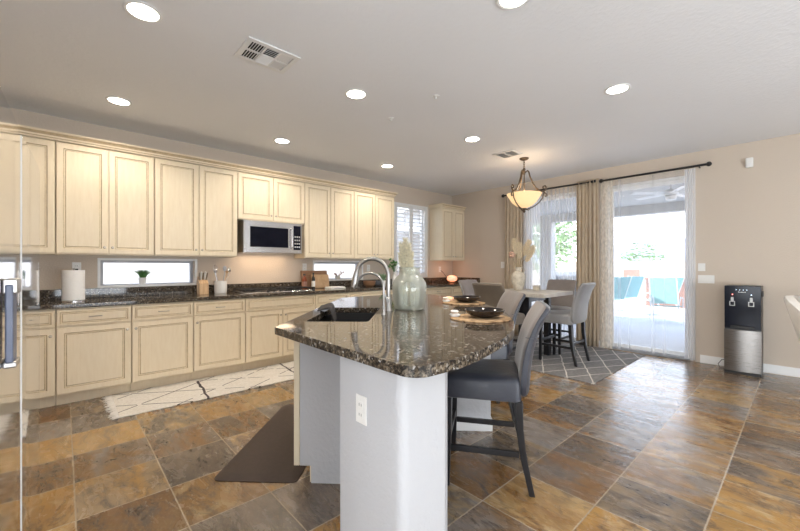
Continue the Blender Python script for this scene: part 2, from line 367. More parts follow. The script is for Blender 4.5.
def tube(bm, pts, r, seg=10, mi=0, caps=True, squash=None):
    pts = [Vector(p) for p in pts]; n = len(pts)
    rs = r if isinstance(r, (list, tuple)) else [r] * n
    rings = []; up = None
    for i, p in enumerate(pts):
        d = (pts[min(i + 1, n - 1)] - pts[max(i - 1, 0)]).normalized()
        if up is None:
            a = Vector((0, 0, 1)) if abs(d.z) < 0.9 else Vector((1, 0, 0)); up = (a - d * a.dot(d)).normalized()
        else:
            up = up - d * up.dot(d); up = up.normalized() if up.length > 1e-6 else Vector((1, 0, 0))
        s = d.cross(up)
        rings.append([bm.verts.new(p + (up * math.cos(2 * PI * k / seg) + s * math.sin(2 * PI * k / seg)) * rs[i]) for k in range(seg)])
    for a, b in zip(rings, rings[1:]):
        for k in range(seg): bm.faces.new((a[k], a[(k + 1) % seg], b[(k + 1) % seg], b[k])).material_index = mi
    if caps:
        bm.faces.new(rings[0][::-1]).material_index = mi; bm.faces.new(rings[-1]).material_index = mi
    return bm
def lathe(bm, prof, seg=32, c=(0, 0), mi=0, caps=True):
    rings = []
    for r, z in prof:
        if r < 1e-5: rings.append([bm.verts.new((c[0], c[1], z))])
        else: rings.append([bm.verts.new((c[0] + r * math.cos(2 * PI * k / seg), c[1] + r * math.sin(2 * PI * k / seg), z)) for k in range(seg)])
    for a, b in zip(rings, rings[1:]):
        for k in range(seg):
            k2 = (k + 1) % seg
            if len(a) == 1 and len(b) == 1: continue
            if len(a) == 1: f = (a[0], b[k2], b[k])
            elif len(b) == 1: f = (a[k], a[k2], b[0])
            else: f = (a[k], a[k2], b[k2], b[k])
            bm.faces.new(f).material_index = mi
    if caps:
        if len(rings[0]) > 1: bm.faces.new(rings[0][::-1]).material_index = mi
        if len(rings[-1]) > 1: bm.faces.new(rings[-1]).material_index = mi
    return bm
def prism(bm, pts, z0, z1, mi=0, holes=()):
    """polygon (with holes) extruded from z0 to z1"""
    loops = [pts] + list(holes)
    for z in (z0, z1):
        edges = []
        for lp in loops:
            vs = [bm.verts.new((p[0], p[1], z)) for p in lp]
            edges += [bm.edges.new((vs[i], vs[(i + 1) % len(vs)])) for i in range(len(vs))]
            if z == z0: lows = locals().get('lows', []); lows.append(vs)
            else: highs = locals().get('highs', []); highs.append(vs)
        if len(loops) == 1:
            f = bm.faces.new([e.verts[0] for e in edges]) if False else bm.faces.new((lows if z == z0 else highs)[0]); f.material_index = mi
        else:
            g = bmesh.ops.triangle_fill(bm, edges=edges, use_beauty=True)
            for q in g['geom']:
                if isinstance(q, bmesh.types.BMFace): q.material_index = mi
    for a, b in zip(lows, highs):
        for i in range(len(a)):
            j = (i + 1) % len(a); bm.faces.new((a[i], a[j], b[j], b[i])).material_index = mi
    return bm
def sweep_profile(bm, prof, x0, x1, axis='x', mi=0):
    """closed profile [(a,z)] extruded along an axis"""
    va = [bm.verts.new((x0, a, z) if axis == 'x' else (a, x0, z)) for a, z in prof]
    vb = [bm.verts.new((x1, a, z) if axis == 'x' else (a, x1, z)) for a, z in prof]
    n = len(prof)
    for i in range(n): bm.faces.new((va[i], va[(i + 1) % n], vb[(i + 1) % n], vb[i])).material_index = mi
    bm.faces.new(va[::-1]).material_index = mi; bm.faces.new(vb).material_index = mi
    return bm
def wall_holes(bm, axis, pos, thick, a0, a1, z0, z1, holes):
    """wall built of boxes around rectangular openings; axis = the direction it runs"""
    hs = sorted(holes); cur = a0
    def bx(p, q, r, s):
        if q - p < 1e-6 or s - r < 1e-6: return
        if axis == 'y': box(bm, min(pos, pos + thick), max(pos, pos + thick), p, q, r, s)
        else: box(bm, p, q, min(pos, pos + thick), max(pos, pos + thick), r, s)
    for (p, q, r, s) in hs:
        bx(cur, p, z0, z1); bx(p, q, z0, r); bx(p, q, s, z1); cur = q
    bx(cur, a1, z0, z1)
    return bm

XA, YB, H = -5.03, 6.10, 2.74
# ------------------------------------------------------------------ the room
bm = B(); box(bm, XA, 4.0, -4.0, YB, -0.12, 0.0); struct('floor', bm, 'slate', smooth=0)
bm = B(); box(bm, XA - 0.2, 4.2, -4.2, YB + 0.2, H, H + 0.2); struct('ceiling', bm, 'ceil', smooth=0)
W1 = (0.29, 1.19, 1.02, 1.315); W2 = (2.82, 3.72, 1.02, 1.315); W3 = (4.44, 5.32, 1.03, 2.42)
D1 = (-3.35, -2.20, 0.0, 2.46); D2 = (-2.03, -0.97, 0.0, 2.46)
bm = B(); wall_holes(bm, 'y', XA, -0.18, -4.2, YB + 0.2, -0.12, H, [W1, W2, W3]); struct('wall_left', bm, 'wall', smooth=0)
bm = B(); wall_holes(bm, 'x', YB, 0.18, XA, 4.2, -0.12, H, [D1, D2]); struct('wall_back', bm, 'wall', smooth=0)
bm = B(); wall_holes(bm, 'y', 4.0, 0.18, -4.2, YB, -0.12, H, []); struct('wall_right', bm, 'wall', smooth=0)
bm = B(); wall_holes(bm, 'x', -4.0, -0.18, XA, 4.0, -0.12, H, []); struct('wall_rear', bm, 'wall', smooth=0)
bm = B(); box(bm, XA, -1.10, -1.10, -0.98, 0, H); struct('wall_fridge_side', bm, 'wall', smooth=0)
def base_prof(sgn, at): return [(at, 0), (at + sgn * 0.014, 0), (at + sgn * 0.014, 0.075), (at + sgn * 0.009, 0.085), (at + sgn * 0.006, 0.10), (at, 0.10)]
bm = B(); sweep_profile(bm, base_prof(-1, YB), -0.90, 3.98, 'x'); struct('baseboard_back', bm, 'white')
bm = B(); sweep_profile(bm, base_prof(-1, YB), -2.19, -2.04, 'x'); struct('baseboard_back_middle', bm, 'white')
bm = B(); sweep_profile(bm, base_prof(-1, YB), -4.36, -3.36, 'x'); struct('baseboard_back_left', bm, 'white')

def frame_bm(bm, axis, pos0, pos1, a0, a1, z0, z1, wd, mi=0, bottom=True):
    def bx(p, q, r, s):
        if axis == 'y': box(bm, pos0, pos1, p, q, r, s, mi)
        else: box(bm, p, q, pos0, pos1, r, s, mi)
    bx(a0, a0 + wd, z0, z1); bx(a1 - wd, a1, z0, z1); bx(a0 + wd, a1 - wd, z1 - wd, z1)
    if bottom: bx(a0 + wd, a1 - wd, z0, z0 + wd)
    return bm
# low backsplash windows
def low_window(n, W, lab):
    a0, a1, z0, z1 = W; e = 0.002
    t = thing('window_%d' % n, lab, None, (0, 0, 0), 0, None, 'structure')
    o = obj('window_frame', frame_bm(B(), 'y', XA - 0.15, XA - 0.09, a0 + e, a1 - e, z0 + e, z1 - e, 0.028), 'greyframe', t, 0)
    bm = B(); frame_bm(bm, 'y', XA + 0.001, XA + 0.010, a0 - 0.025, a1 + 0.025, z0 - 0.003, z1 + 0.02, 0.024); obj('window_trim', bm, 'white', t, 0)
    bm = B(); box(bm, XA - 0.125, XA - 0.12, a0 + 0.031, a1 - 0.031, z0 + 0.031, z1 - 0.031); obj('pane', bm, 'pane', t, 0)
    bm = B(); box(bm, XA - 0.088, XA - 0.0, a0 + e, a1 - e, z0 + e, z0 + 0.012); obj('sill', bm, 'white', t, 0)
low_window(1, W1, 'long low window under the upper cabinets left of the microwave')
low_window(2, W2, 'long low window under the upper cabinets right of the microwave')
# shuttered window
t = thing('window_3', 'tall window with white plantation shutters between the upper cabinets', None, (0, 0, 0), 0, None, 'structure')
a0, a1, z0, z1 = W3
obj('window_frame', frame_bm(B(), 'y', XA - 0.15, XA - 0.10, a0 + .002, a1 - .002, z0 + .002, z1 - .002, 0.04), 'white', t, 0)
bm = B(); box(bm, XA - 0.13, XA - 0.125, a0 + 0.043, a1 - 0.043, z0 + 0.043, z1 - 0.043); obj('pane', bm, 'pane', t, 0)
obj('window_trim', frame_bm(B(), 'y', XA - 0.02, XA + 0.02, a0 + .002, a1 - .002, z0 + .002, z1 - .002, 0.035), 'white', t, 0)
mid = (a0 + a1) / 2
for (p, q) in ((a0 + 0.04, mid - 0.002), (mid + 0.002, a1 - 0.04)):
    bm = frame_bm(B(), 'y', XA - 0.018, XA + 0.012, p, q, z0 + 0.04, z1 - 0.04, 0.042)
    sp = obj('shutter_panel', bm, 'white', t, 0)
    bm = B(); nn = 17
    for i in range(nn):
        zz = z0 + 0.12 + (z1 - z0 - 0.24) * i / (nn - 1)
        mt = Matrix.Translation((XA - 0.003, 0, zz)) @ Matrix.Rotation(R(20), 4, 'Y')
        box(bm, -0.036, 0.036, p + 0.044, q - 0.044, -0.005, 0.005, mat=mt)
    tag(obj('louvres', bm, 'white', sp, 0), 'horizontal white louvres', None)
    bm = B(); box(bm, XA + 0.035, XA + 0.043, (p + q) / 2 - 0.006, (p + q) / 2 + 0.006, z0 + 0.14, z1 - 0.14); obj('tilt_rod', bm, 'white', sp, 0)

# sliding doors
def slider(n, D, lab, split):
    a0, a1, z0, z1 = D; e = 0.002
    t = thing('door_%d' % n, lab, None, (0, 0, 0), 0, None, 'structure')
    obj('door_frame', frame_bm(B(), 'x', YB + 0.02, YB + 0.14, a0 + e, a1 - e, z0 + e, z1 - e, 0.035, bottom=False), 'white', t, 0)
    bm = B(); box(bm, a0 + 0.04, a1 - 0.04, YB + 0.0, YB + 0.15, 0.002, 0.035); obj('threshold', bm, 'alum', t, 0)
    for i, (p, q) in enumerate(split):
        y = YB + 0.05 + 0.04 * i
        s = obj('door_panel', frame_bm(B(), 'x', y, y + 0.03, p, q, 0.04, z1 - 0.04, 0.05), 'white', t, 0)
        bm = B(); box(bm, p + 0.052, q - 0.052, y + 0.012, y + 0.018, 0.093, z1 - 0.093); obj('pane', bm, 'pane', s, 0)
        if i == 0 and n == 2:
            bm = B(); tube(bm, [(q - 0.03, y - 0.005, 0.95), (q - 0.03, y - 0.045, 0.98), (q - 0.03, y - 0.045, 1.16), (q - 0.03, y - 0.005, 1.19)], 0.008); obj('door_handle', bm, 'alum', s)
slider(1, D1, 'sliding glass door behind the dining table', [(-3.305, -2.245)])
slider(2, D2, 'sliding glass door to the patio near the water dispenser', [(-1.985, -1.01)])

# ------------------------------------------------------------------ cabinets
def door_front(bm, x0, x1, z0, z1, y, fr=0.055, th=0.02):
    """glazed recessed-panel front; its face looks along -y"""
    lv = [(0.0, 0.0), (0.003, -0.003), (fr - 0.007, -0.003), (fr, 0.004), (fr + 0.006, 0.005), (fr + 0.013, 0.001), (fr + 0.03, 0.0015)]
    mats = [0, 0, 1, 0, 1, 0]; fr = fr * 1.18
    rings = []
    for ins, dy in lv:
        yy = y - th + 0.003 + dy
        rings.append([bm.verts.new(p) for p in ((x0 + ins, yy, z0 + ins), (x1 - ins, yy, z0 + ins), (x1 - ins, yy, z1 - ins), (x0 + ins, yy, z1 - ins))])
    back = [bm.verts.new(p) for p in ((x0, y, z0), (x1, y, z0), (x1, y, z1), (x0, y, z1))]
    for i in range(4):
        j = (i + 1) % 4
        bm.faces.new((back[j], back[i], rings[0][i], rings[0][j]))
        for k, (a, b) in enumerate(zip(rings, rings[1:])):
            bm.faces.new((a[i], a[j], b[j], b[i])).material_index = mats[k]
    bm.faces.new(rings[-1]); bm.faces.new(back[::-1])
    return bm
def knob_bm(x, y, z):
    bm = B()
    prof = [(0.0, 0), (0.006, 0), (0.005, 0.010), (0.011, 0.016), (0.013, 0.021), (0.009, 0.027), (0.0, 0.028)]
    lathe(bm, prof, 14)
    bmesh.ops.transform(bm, matrix=Matrix.Translation((x, y, z)) @ Matrix.Rotation(R(90), 4, 'X'), verts=bm.verts[:])
    return bm
def pull_bm(x, y, z):
    bm = B(); tube(bm, [(x - 0.045, y, z), (x - 0.042, y - 0.018, z), (x - 0.02, y - 0.026, z), (x + 0.02, y - 0.026, z), (x + 0.042, y - 0.018, z), (x + 0.045, y, z)], 0.005, 8)
    return bm
def upper(label, ya, yb, z0, z1, ndoors, knobs, group='cream upper cabinets', door_split=None):
    g = 0.0015; wd = yb - ya - 2 * g
    t = thing('upper_cabinet', label, 'cabinet', (XA + 0.001, ya + g, z0), R(90), group)
    bm = B(); box(bm, 0, wd, -0.31, 0, 0, z1 - z0); obj('body', bm, 'cream', t, 0, 0.002)
    sp = door_split or [i * wd / ndoors for i in range(ndoors + 1)]
    for i in range(ndoors):
        a, b = sp[i] + 0.004, sp[i + 1] - 0.004
        bm = B(); door_front(bm, a, b, 0.012, z1 - z0 - 0.012, -0.3105)
        d = obj('door', bm, ['cream', 'glaze'], t, 0)
        kx = b - 0.028 if knobs[i] == 'r' else a + 0.028
        obj('knob', knob_bm(kx, -0.329, 0.075), 'knob', d)
    return t
UZ0, UZ1 = 1.36, 2.42
upper('leftmost cream upper cabinet, half hidden by the refrigerator', -0.88, -0.055, UZ0, UZ1, 2, 'rl')
upper('cream two-door upper cabinet above the paper towel roll', -0.055, 0.722, UZ0, UZ1, 2, 'rl')
upper('cream two-door upper cabinet directly left of the microwave', 0.722, 1.585, UZ0, UZ1, 2, 'rl')
upper('short cream two-door cabinet over the microwave', 1.585, 2.49, 1.83, UZ1, 2, 'rl')
upper('cream two-door upper cabinet directly right of the microwave', 2.49, 3.33, UZ0, UZ1, 2, 'rl')
upper('cream two-door upper cabinet beside the shuttered window, at the end of the long row', 3.33, 4.165, UZ0, UZ1, 2, 'rl')
upper('separate cream two-door upper cabinet in the far corner beyond the shuttered window', 5.40, 6.095, UZ0, 2.38, 2, 'rl')
def crown_prof(x, z): return [(x - 0.33, z), (x + 0.004, z), (x + 0.008, z + 0.012), (x + 0.014, z + 0.02), (x + 0.018, z + 0.034), (x + 0.036, z + 0.056), (x + 0.044, z + 0.06), (x + 0.044, z + 0.074), (x - 0.33, z + 0.074)]
def crown(bm, y0, y1, z):
    x = XA + 0.333
    prof = crown_prof(x, z); va = []; vb = []
    for (a, zz) in prof:
        o = max(0, a - x); va.append(bm.verts.new((a, y0 - o if y0 > 0 or True else y0, zz))); vb.append(bm.verts.new((a, y1 + (o if y1 < 6 else 0), zz)))
    va2 = []
    n = len(prof)
    for i in range(n):
        f = bm.faces.new((va[i], va[(i + 1) % n], vb[(i + 1) % n], vb[i]))
        f.material_index = 1 if i in (2, 4) else 0
    bm.faces.new(va[::-1]); bm.faces.new(vb)
    return bm
o = obj('crown_moulding', crown(B(), -0.86, 4.165, 2.422), ['cream', 'glaze'], None, 0)
tag(o, 'long cream crown moulding along the top of the main row of upper cabinets', 'moulding')
bm = B()
sx = XA + 0.003
crown(bm, 5.40, 6.095, 2.382)
box(bm, sx, XA + 0.33, 5.355, 5.40, 2.44, 2.456); box(bm, sx, XA + 0.33, 5.375, 5.40, 2.40, 2.44)
o = obj('crown_moulding', bm, ['cream', 'glaze'], None, 0)
tag(o, 'short cream crown moulding on the single corner cabinet', 'moulding')

def base(label, ya, yb, ndoors, knobs, drawer='pull', falsefront=False):
    g = 0.0015; wd = yb - ya - 2 * g
    t = thing('base_cabinet', label, 'cabinet', (XA + 0.001, ya + g, 0), R(90), 'cream base cabinets along the wall')
    bm = B(); box(bm, 0, wd, -0.60, 0, 0.105, 0.873); obj('body', bm, 'cream', t, 0, 0.002)
    bm = B(); box(bm, 0, wd, -0.515, -0.02, 0.0, 0.104); tag(obj('toe_kick', bm, 'cream', t, 0), 'recessed cream plinth', None)
    bm = B(); door_front(bm, 0.004, wd - 0.004, 0.715, 0.862, -0.6005, 0.028)
    d = obj('drawer', bm, ['cream', 'glaze'], t, 0)
    if drawer == 'pull': obj('pull', pull_bm(wd / 2, -0.617, 0.79), 'knob', d)
    for i in range(ndoors):
        a = i * wd / ndoors + 0.004; b = (i + 1) * wd / ndoors - 0.004
        bm = B(); door_front(bm, a, b, 0.118, 0.703, -0.6005)
        d = obj('door', bm, ['cream', 'glaze'], t, 0)
        kx = b - 0.028 if knobs[i] == 'r' else a + 0.028
        obj('knob', knob_bm(kx, -0.619, 0.64), 'knob', d)
base('leftmost cream base cabinet, partly behind the refrigerator', -0.62, -0.05, 1, 'r')
base('cream base cabinet under the paper towel roll', -0.05, 0.49, 1, 'r')
base('cream base cabinet under the potted grass and low window', 0.49, 1.03, 1, 'l')
base('cream base cabinet under the utensil crock', 1.03, 1.575, 1, 'l')
base('wide two-door cream base cabinet under the cooktop with a plain false drawer front', 1.575, 2.495, 2, 'rl', None)
base('cream base cabinet under the leaning cutting board', 2.495, 3.02, 1, 'r')
base('cream base cabinet under the second low window', 3.02, 3.75, 1, 'l')
base('wide cream base cabinet before the shuttered window', 3.75, 4.60, 2, 'rl')
base('cream base cabinet right below the shuttered window', 4.60, 5.35, 2, 'rl')
base('cream base cabinet in the far corner under the glowing bowl', 5.35, 6.09, 2, 'rl')
t = thing('wall_countertop', 'long dark granite countertop along the cabinet wall', 'countertop', (0, 0, 0))
bm = B(); box(bm, XA + 0.002, -4.385, -0.62, 6.097, 0.8745, 0.915); obj('slab', bm, 'granite', t, 0, 0.006)
bm = B(); box(bm, XA + 0.002, XA + 0.022, -0.62, 6.097, 0.9155, 1.015); box(bm, XA + 0.023, -4.32, 6.077, 6.097, 0.9155, 1.015)
obj('backsplash', bm, 'granite', t, 0, 0.002)

# cooktop
t = thing('cooktop', 'black gas cooktop set into the granite below the microwave', 'cooktop', (-4.69, 2.03, 0.9165), 0)
bm = B(); box(bm, -0.25, 0.25, -0.44, 0.44, 0, 0.012); obj('cooktop_plate', bm, 'steel', t, 0, 0.003)
for (x, y) in ((-0.12, -0.30), (0.10, -0.30), (0.0, 0.0), (-0.12, 0.30), (0.10, 0.30)):
    bm = B(); lathe(bm, [(0, 0.012), (0.05, 0.012), (0.05, 0.02), (0.035, 0.024), (0.035, 0.032), (0, 0.034)], 20, (x, y)); obj('burner', bm, 'iron', t)
for yc in (-0.29, 0.0, 0.29):
    bm = B()
    for dx in (-0.2, -0.067, 0.067, 0.2): box(bm, dx - 0.006, dx + 0.006, yc - 0.135, yc + 0.135, 0.036, 0.05)
    for dy in (-0.135, -0.045, 0.045, 0.135): box(bm, -0.206, 0.206, yc + dy - 0.006, yc + dy + 0.006, 0.036, 0.05)
    for dx in (-0.2, 0.2):
        for dy in (-0.135, 0.135): box(bm, dx - 0.006, dx + 0.006, yc + dy - 0.006, yc + dy + 0.006, 0.0125, 0.036)
    obj('grate', bm, 'iron', t, 0)
for k in range(5):
    bm = B(); lathe(bm, [(0, 0.012), (0.016, 0.012), (0.014, 0.034), (0, 0.036)], 14, (0.232, -0.16 + 0.08 * k)); obj('control_knob', bm, 'iron', t)

# microwave over the range (front face looks along +x)
t = thing('microwave', 'stainless over-the-range microwave under the short cabinet', 'microwave', (XA + 0.002, 1.632, 1.415), R(90))
mw, mh, md = 0.775, 0.405, 0.41
bm = B(); box(bm, 0, mw, -md + 0.02, 0, 0, mh); obj('body', bm, 'steel', t, 0, 0.003)
bm = B(); frx = [0.004, mw - 0.17]
box(bm, 0.004, mw - 0.004, -md, -md + 0.019, 0.004, mh - 0.004); d = obj('front_panel', bm, 'steel', t, 0, 0.003)
bm = B(); box(bm, 0.075, mw - 0.20, -md - 0.004, -md - 0.0005, 0.075, mh - 0.075); w_ = tag(obj('window_pane', bm, 'blackgloss', d, 0, 0.002), 'black glass window', None)
bm = B(); box(bm, mw - 0.125, mw - 0.02, -md - 0.004, -md - 0.0005, 0.05, mh - 0.03); kp = tag(obj('control_panel', bm, 'blackgloss', t, 0, 0.002), 'black keypad', None)
for i in range(3):
    for j in range(4): bm = B(); box(bm, mw - 0.112 + i * 0.03, mw - 0.094 + i * 0.03, -md - 0.0055, -md - 0.0042, 0.08 + j * 0.045, 0.10 + j * 0.045); obj('key', bm, 'greyframe', kp, 0)
bm = B(); tube(bm, [(mw - 0.16, -md, 0.07), (mw - 0.16, -md - 0.035, 0.09), (mw - 0.16, -md - 0.035, mh - 0.09), (mw - 0.16, -md, mh - 0.07)], 0.010); obj('handle', bm, 'steel', d)
lo = light('microwave_task_light', 'AREA', (XA + 0.22, 2.0, 1.408), (0, 0, 0), 2.2, (1.0, 0.74, 0.50), shape='RECTANGLE', size=0.3, size_y=0.7)

# ------------------------------------------------------------------ refrigerator
fr = thing('refrigerator', 'polished stainless refrigerator at the left edge of the picture', 'refrigerator', (-1.9, -0.105, 0), R(-2.02))
# local x = along the doors (world +x is nearer the camera), local y+ = front
def conv_door(x0, x1, z0, z1, b=0.008, th=0.06):
    bm = B(); n = 12; rows = []
    for i in range(n + 1):
        s = i / n; x = x0 + (x1 - x0) * s; y = -b * (2 * s - 1) ** 4
        rows.append((x, y))
    pts = [(x0, -th)] + rows + [(x1, -th)]
    prism(bm, [(p[0], p[1]) for p in pts], z0, z1); return bm
bm = B(); box(bm, -0.70, 0.78, -0.74, -0.065, 0.0, 1.70); obj('body', bm, 'greyframe', fr, 0, 0.004)
d1 = obj('door', conv_door(-0.70, -0.006, 0.06, 1.72), 'fridge', fr, 30, 0.003)
d2 = obj('door', conv_door(0.006, 0.78, 0.06, 1.72), 'fridge', fr, 30, 0.003)
bm = B(); box(bm, -0.0045, 0.0045, -0.05, -0.0055, 0.06, 1.72); tag(obj('door_seal', bm, 'white', fr, 0), 'pale vertical seal strip between the doors', None)
bm = B(); box(bm, 0.40, 0.47, 0.006, 0.022, 0.99, 1.20); 
hh = obj('handle', bm, 'handlesteel', d2, 0, 0.004)
bm = B(); box(bm, 0.39, 0.465, 0.0005, 0.030, 1.175, 1.215); tag(obj('handle_bracket', bm, 'chrome', d2, 0, 0.004), 'chrome end bracket of the handle', None)
bm = B(); box(bm, 0.39, 0.465, 0.0005, 0.028, 0.975, 0.992); obj('handle_bracket', bm, 'chrome', d2, 0, 0.004)

# ------------------------------------------------------------------ island
top_pts = [(-1.955, 0.855), (-1.5, 0.85), (-0.96, 0.845)]
def arc(c, r, a0, a1, n): return [(c[0] + r * math.cos(R(a0 + (a1 - a0) * i / n)), c[1] + r * math.sin(R(a0 + (a1 - a0) * i / n))) for i in range(n + 1)]
top_pts += arc((-0.93, 0.925), 0.08, -80, 0, 6)
top_pts += [(-0.842, 1.07), (-0.865, 1.22), (-0.897, 1.36), (-0.945, 1.54), (-1.03, 1.76), (-1.17, 2.00), (-1.30, 2.18), (-1.45, 2.36), (-1.70, 2.60), (-1.96, 2.80), (-2.25, 2.98), (-2.60, 3.12), (-2.96, 3.19), (-3.20, 3.20), (-3.265, 3.17), (-3.28, 3.10), (-3.28, 2.18), (-3.265, 2.14)]
u45 = Vector((-0.70711, 0.70711)); v45 = Vector((0.70711, 0.70711)); s0 = Vector((-2.03, 1.08))
def sp(a, b): p = s0 + u45 * a + v45 * b; return (p.x, p.y)
def sq(a0, a1, b0, b1, r=0.03):
    out = []
    for (ca, cb, st) in ((a1 - r, b1 - r, 0), (a0 + r, b1 - r, 90), (a0 + r, b0 + r, 180), (a1 - r, b0 + r, 270)):
        for k in range(4):
            an = R(st + k * 30); out.append(sp(ca + r * math.cos(an), cb + r * math.sin(an)))
    return out
SL, SWD = 0.74, 0.38
bm = B(); prism(bm, top_pts, 0.875, 0.915, holes=[sq(0, SL, 0, SWD)])
o = obj('island_countertop', bm, 'granite', None, 30, 0.005)
tag(o, 'polished speckled granite countertop with a curved bar side on the kitchen island', 'countertop')
isl = thing('kitchen_island', 'kitchen island with pale grey plastered bar wall and cream cabinet run', 'kitchen island', (0, 0, 0))
c0 = Vector((-1.99, 0.99))
def cp(a, b): p = c0 + u45 * a + v45 * b; return (p.x, p.y)
# cream run facing the cooktop (open topped around the sink)
Lr = 1.72
bm = B(); prism(bm, [cp(0.0, 0.02), cp(Lr, 0.02), cp(Lr, 0.60), cp(0.0, 0.60)], 0.10, 0.62)
prism(bm, [cp(0.95, 0.061), cp(Lr, 0.061), cp(Lr, 0.60), cp(0.95, 0.60)], 0.62, 0.874)
obj('cabinet_body', bm, 'cream', isl, 0)
bm = B(); prism(bm, [cp(0.0, 0.09), cp(Lr, 0.09), cp(Lr, 0.58), cp(0.0, 0.58)], 0.0, 0.099); obj('toe_kick', bm, 'cream', isl, 0)
for k in range(4):
    a, b = k * Lr / 4 + 0.004, (k + 1) * Lr / 4 - 0.004
    bm = B(); door_front(bm, a, b, 0.118, 0.70, 0)
    d = obj('door', bm, ['cream', 'glaze'], isl, 0); d.location = (*cp(0, 0.0195), 0); d.rotation_euler = (0, 0, R(135)); d.scale = (1, -1, 1) if False else (1, 1, 1)
    # local x runs along u45; local -y must look along -v45
    d.rotation_euler = (0, 0, R(135)); 
    for v in d.data.vertices: v.co.y = -v.co.y
    d.data.flip_normals()
    obj('knob', knob_bm(0, 0, 0), 'knob', d).location = (b - 0.028 if k % 2 == 0 else a + 0.028, 0.018, 0.62)
    d.children[0].rotation_euler = (0, 0, PI)
for k in range(4):
    a, b = k * Lr / 4 + 0.004, (k + 1) * Lr / 4 - 0.004
    bm = B(); prism(bm, [cp(a, 0.0), cp(b, 0.0), cp(b, 0.0195), cp(a, 0.0195)], 0.712, 0.866); obj('drawer_front', bm, 'cream', isl, 0, 0.002)
# end panel and grey bar wall
bm = B(); prism(bm, [cp(-0.012, 0.035), cp(-0.002, 0.035), cp(-0.002, 0.60), cp(-0.012, 0.60)], 0.10, 0.8735)
prism(bm, [cp(-0.012, 0.10), cp(-0.002, 0.10), cp(-0.002, 0.60), cp(-0.012, 0.60)], 0.0, 0.10)
tag(obj('end_panel', bm, 'island', isl, 0), 'pale grey end panel', None)
bm = B(); prism(bm, [cp(-0.014, 0.0), cp(0.004, 0.0), cp(0.004, 0.032), cp(-0.014, 0.032)], 0.10, 0.8735)
tag(obj('face_stile', bm, 'cream', isl, 0, 0.002), 'cream vertical stile', None)
blk = [(-1.375, 0.90), (-1.03, 0.90)] + arc((-1.01, 0.94), 0.04, -90, 0, 5) + [(-0.97, 1.13), (-1.16, 1.32), cp(0.0, 0.885), cp(0.0, 0.605), (-1.60, 1.14), (-1.375, 1.12)]
blk = [(-1.375, 0.90), (-1.03, 0.90)] + arc((-1.01, 0.94), 0.04, -90, 0, 5) + [(-0.97, 1.13), (-1.10, 1.30), (-1.32, 1.30), (-1.50, 1.22), (-1.375, 1.08)]
bm = B(); prism(bm, blk, 0.0, 0.8735); tag(obj('bar_wall', bm, 'island', isl, 30), 'pale grey plastered pillar at the near corner', None)
bm = B(); prism(bm, [cp(0.0, 0.605), cp(Lr, 0.605), cp(Lr, 0.72), cp(0.0, 0.72)], 0.0, 0.8735); tag(obj('bar_wall', bm, 'island', isl, 0), 'pale grey back wall on the stool side', None)
pq = [(-1.61, 2.40), (-1.81, 2.17), (-1.95, 2.17), (-1.95, 2.31), (-1.73, 2.52)]
e0 = Vector((-1.60, 2.395)); 
pier = [tuple(e0), tuple(e0 - v45 * 0.36), tuple(e0 - v45 * 0.36 + u45 * 0.085), tuple(e0 + u45 * 0.085)]
bm = B(); prism(bm, pier, 0.0, 0.8735); tag(obj('support_pier', bm, 'island', isl, 0), 'pale grey pier under the overhang', None)
bm = B(); g = 0.012
pb = [tuple(e0 + v45 * g - u45 * g), tuple(e0 - v45 * 0.34 - u45 * g), tuple(e0 - v45 * 0.34 - u45 * 0.001), tuple(e0 + v45 * 0.001 - u45 * 0.001), tuple(e0 + v45 * 0.001 + u45 * 0.085), tuple(e0 + v45 * g + u45 * 0.085)]
prism(bm, pb, 0.0, 0.09); obj('plinth_trim', bm, 'white', isl, 0)
# outlet on the island
def outlet(name, label, loc, rz, kind='outlet', wd=0.07, ht=0.115, cat='outlet', n=1):
    t = thing(name, label, cat, loc, rz)
    bm = B(); box(bm, -wd / 2, wd / 2, -0.005, 0, -ht / 2, ht / 2); obj('cover_plate', bm, 'plastic', t, 0, 0.002)
    for k in range(n):
        cx = (k - (n - 1) / 2) * 0.046
        if kind == 'outlet':
            for dz in (0.02, -0.02):
                bm = B(); box(bm, cx - 0.016, cx + 0.016, -0.008, -0.0055, dz - 0.014, dz + 0.014); s = obj('socket', bm, 'plastic', t, 0, 0.003)
                bm = B(); box(bm, cx - 0.008, cx - 0.006, -0.0088, -0.0081, dz - 0.005, dz + 0.006); box(bm, cx + 0.006, cx + 0.008, -0.0088, -0.0081, dz - 0.005, dz + 0.006); obj('slot', bm, 'darkslot', s, 0)
        else:
            bm = B(); box(bm, cx - 0.016, cx + 0.016, -0.0085, -0.0055, -0.033, 0.033); obj('rocker', bm, 'plastic', t, 0, 0.002)
    return t
outlet('power_outlet', 'white power outlet on the grey island pillar', (-1.215, 0.899, 0.665), 0)

# undermount sink (aligned with the diagonal edge)
sk = thing('kitchen_sink', 'black composite sink set into the island countertop', 'sink', (0, 0, 0))
bm = B()
lo_, hi_ = sq(-0.012, SL + 0.012, -0.012, SWD + 0.012, 0.04), sq(0, SL, 0, SWD, 0.03)
outer = sq(-0.013, SL + 0.013, -0.013, SWD + 0.013, 0.035); inner = sq(0.006, SL - 0.006, 0.006, SWD - 0.006, 0.03); inb = sq(0.02, SL - 0.02, 0.02, SWD - 0.02, 0.04)
def ring(pts, z): return [bm.verts.new((p[0], p[1], z)) for p in pts]
r0, r1, r2, r3 = ring(outer, 0.70), ring(outer, 0.8735), ring(inner, 0.8735), ring(inb, 0.70)
for a, b in ((r0, r1), (r1, r2), (r2, r3)):
    for i in range(len(a)): j = (i + 1) % len(a); bm.faces.new((a[i], a[j], b[j], b[i]))
bm.faces.new(r3); r4 = ring(outer, 0.69); bm.faces.new(r4[::-1])
for i in range(len(r0)): j = (i + 1) % len(r0); bm.faces.new((r4[i], r4[j], r0[j], r0[i]))
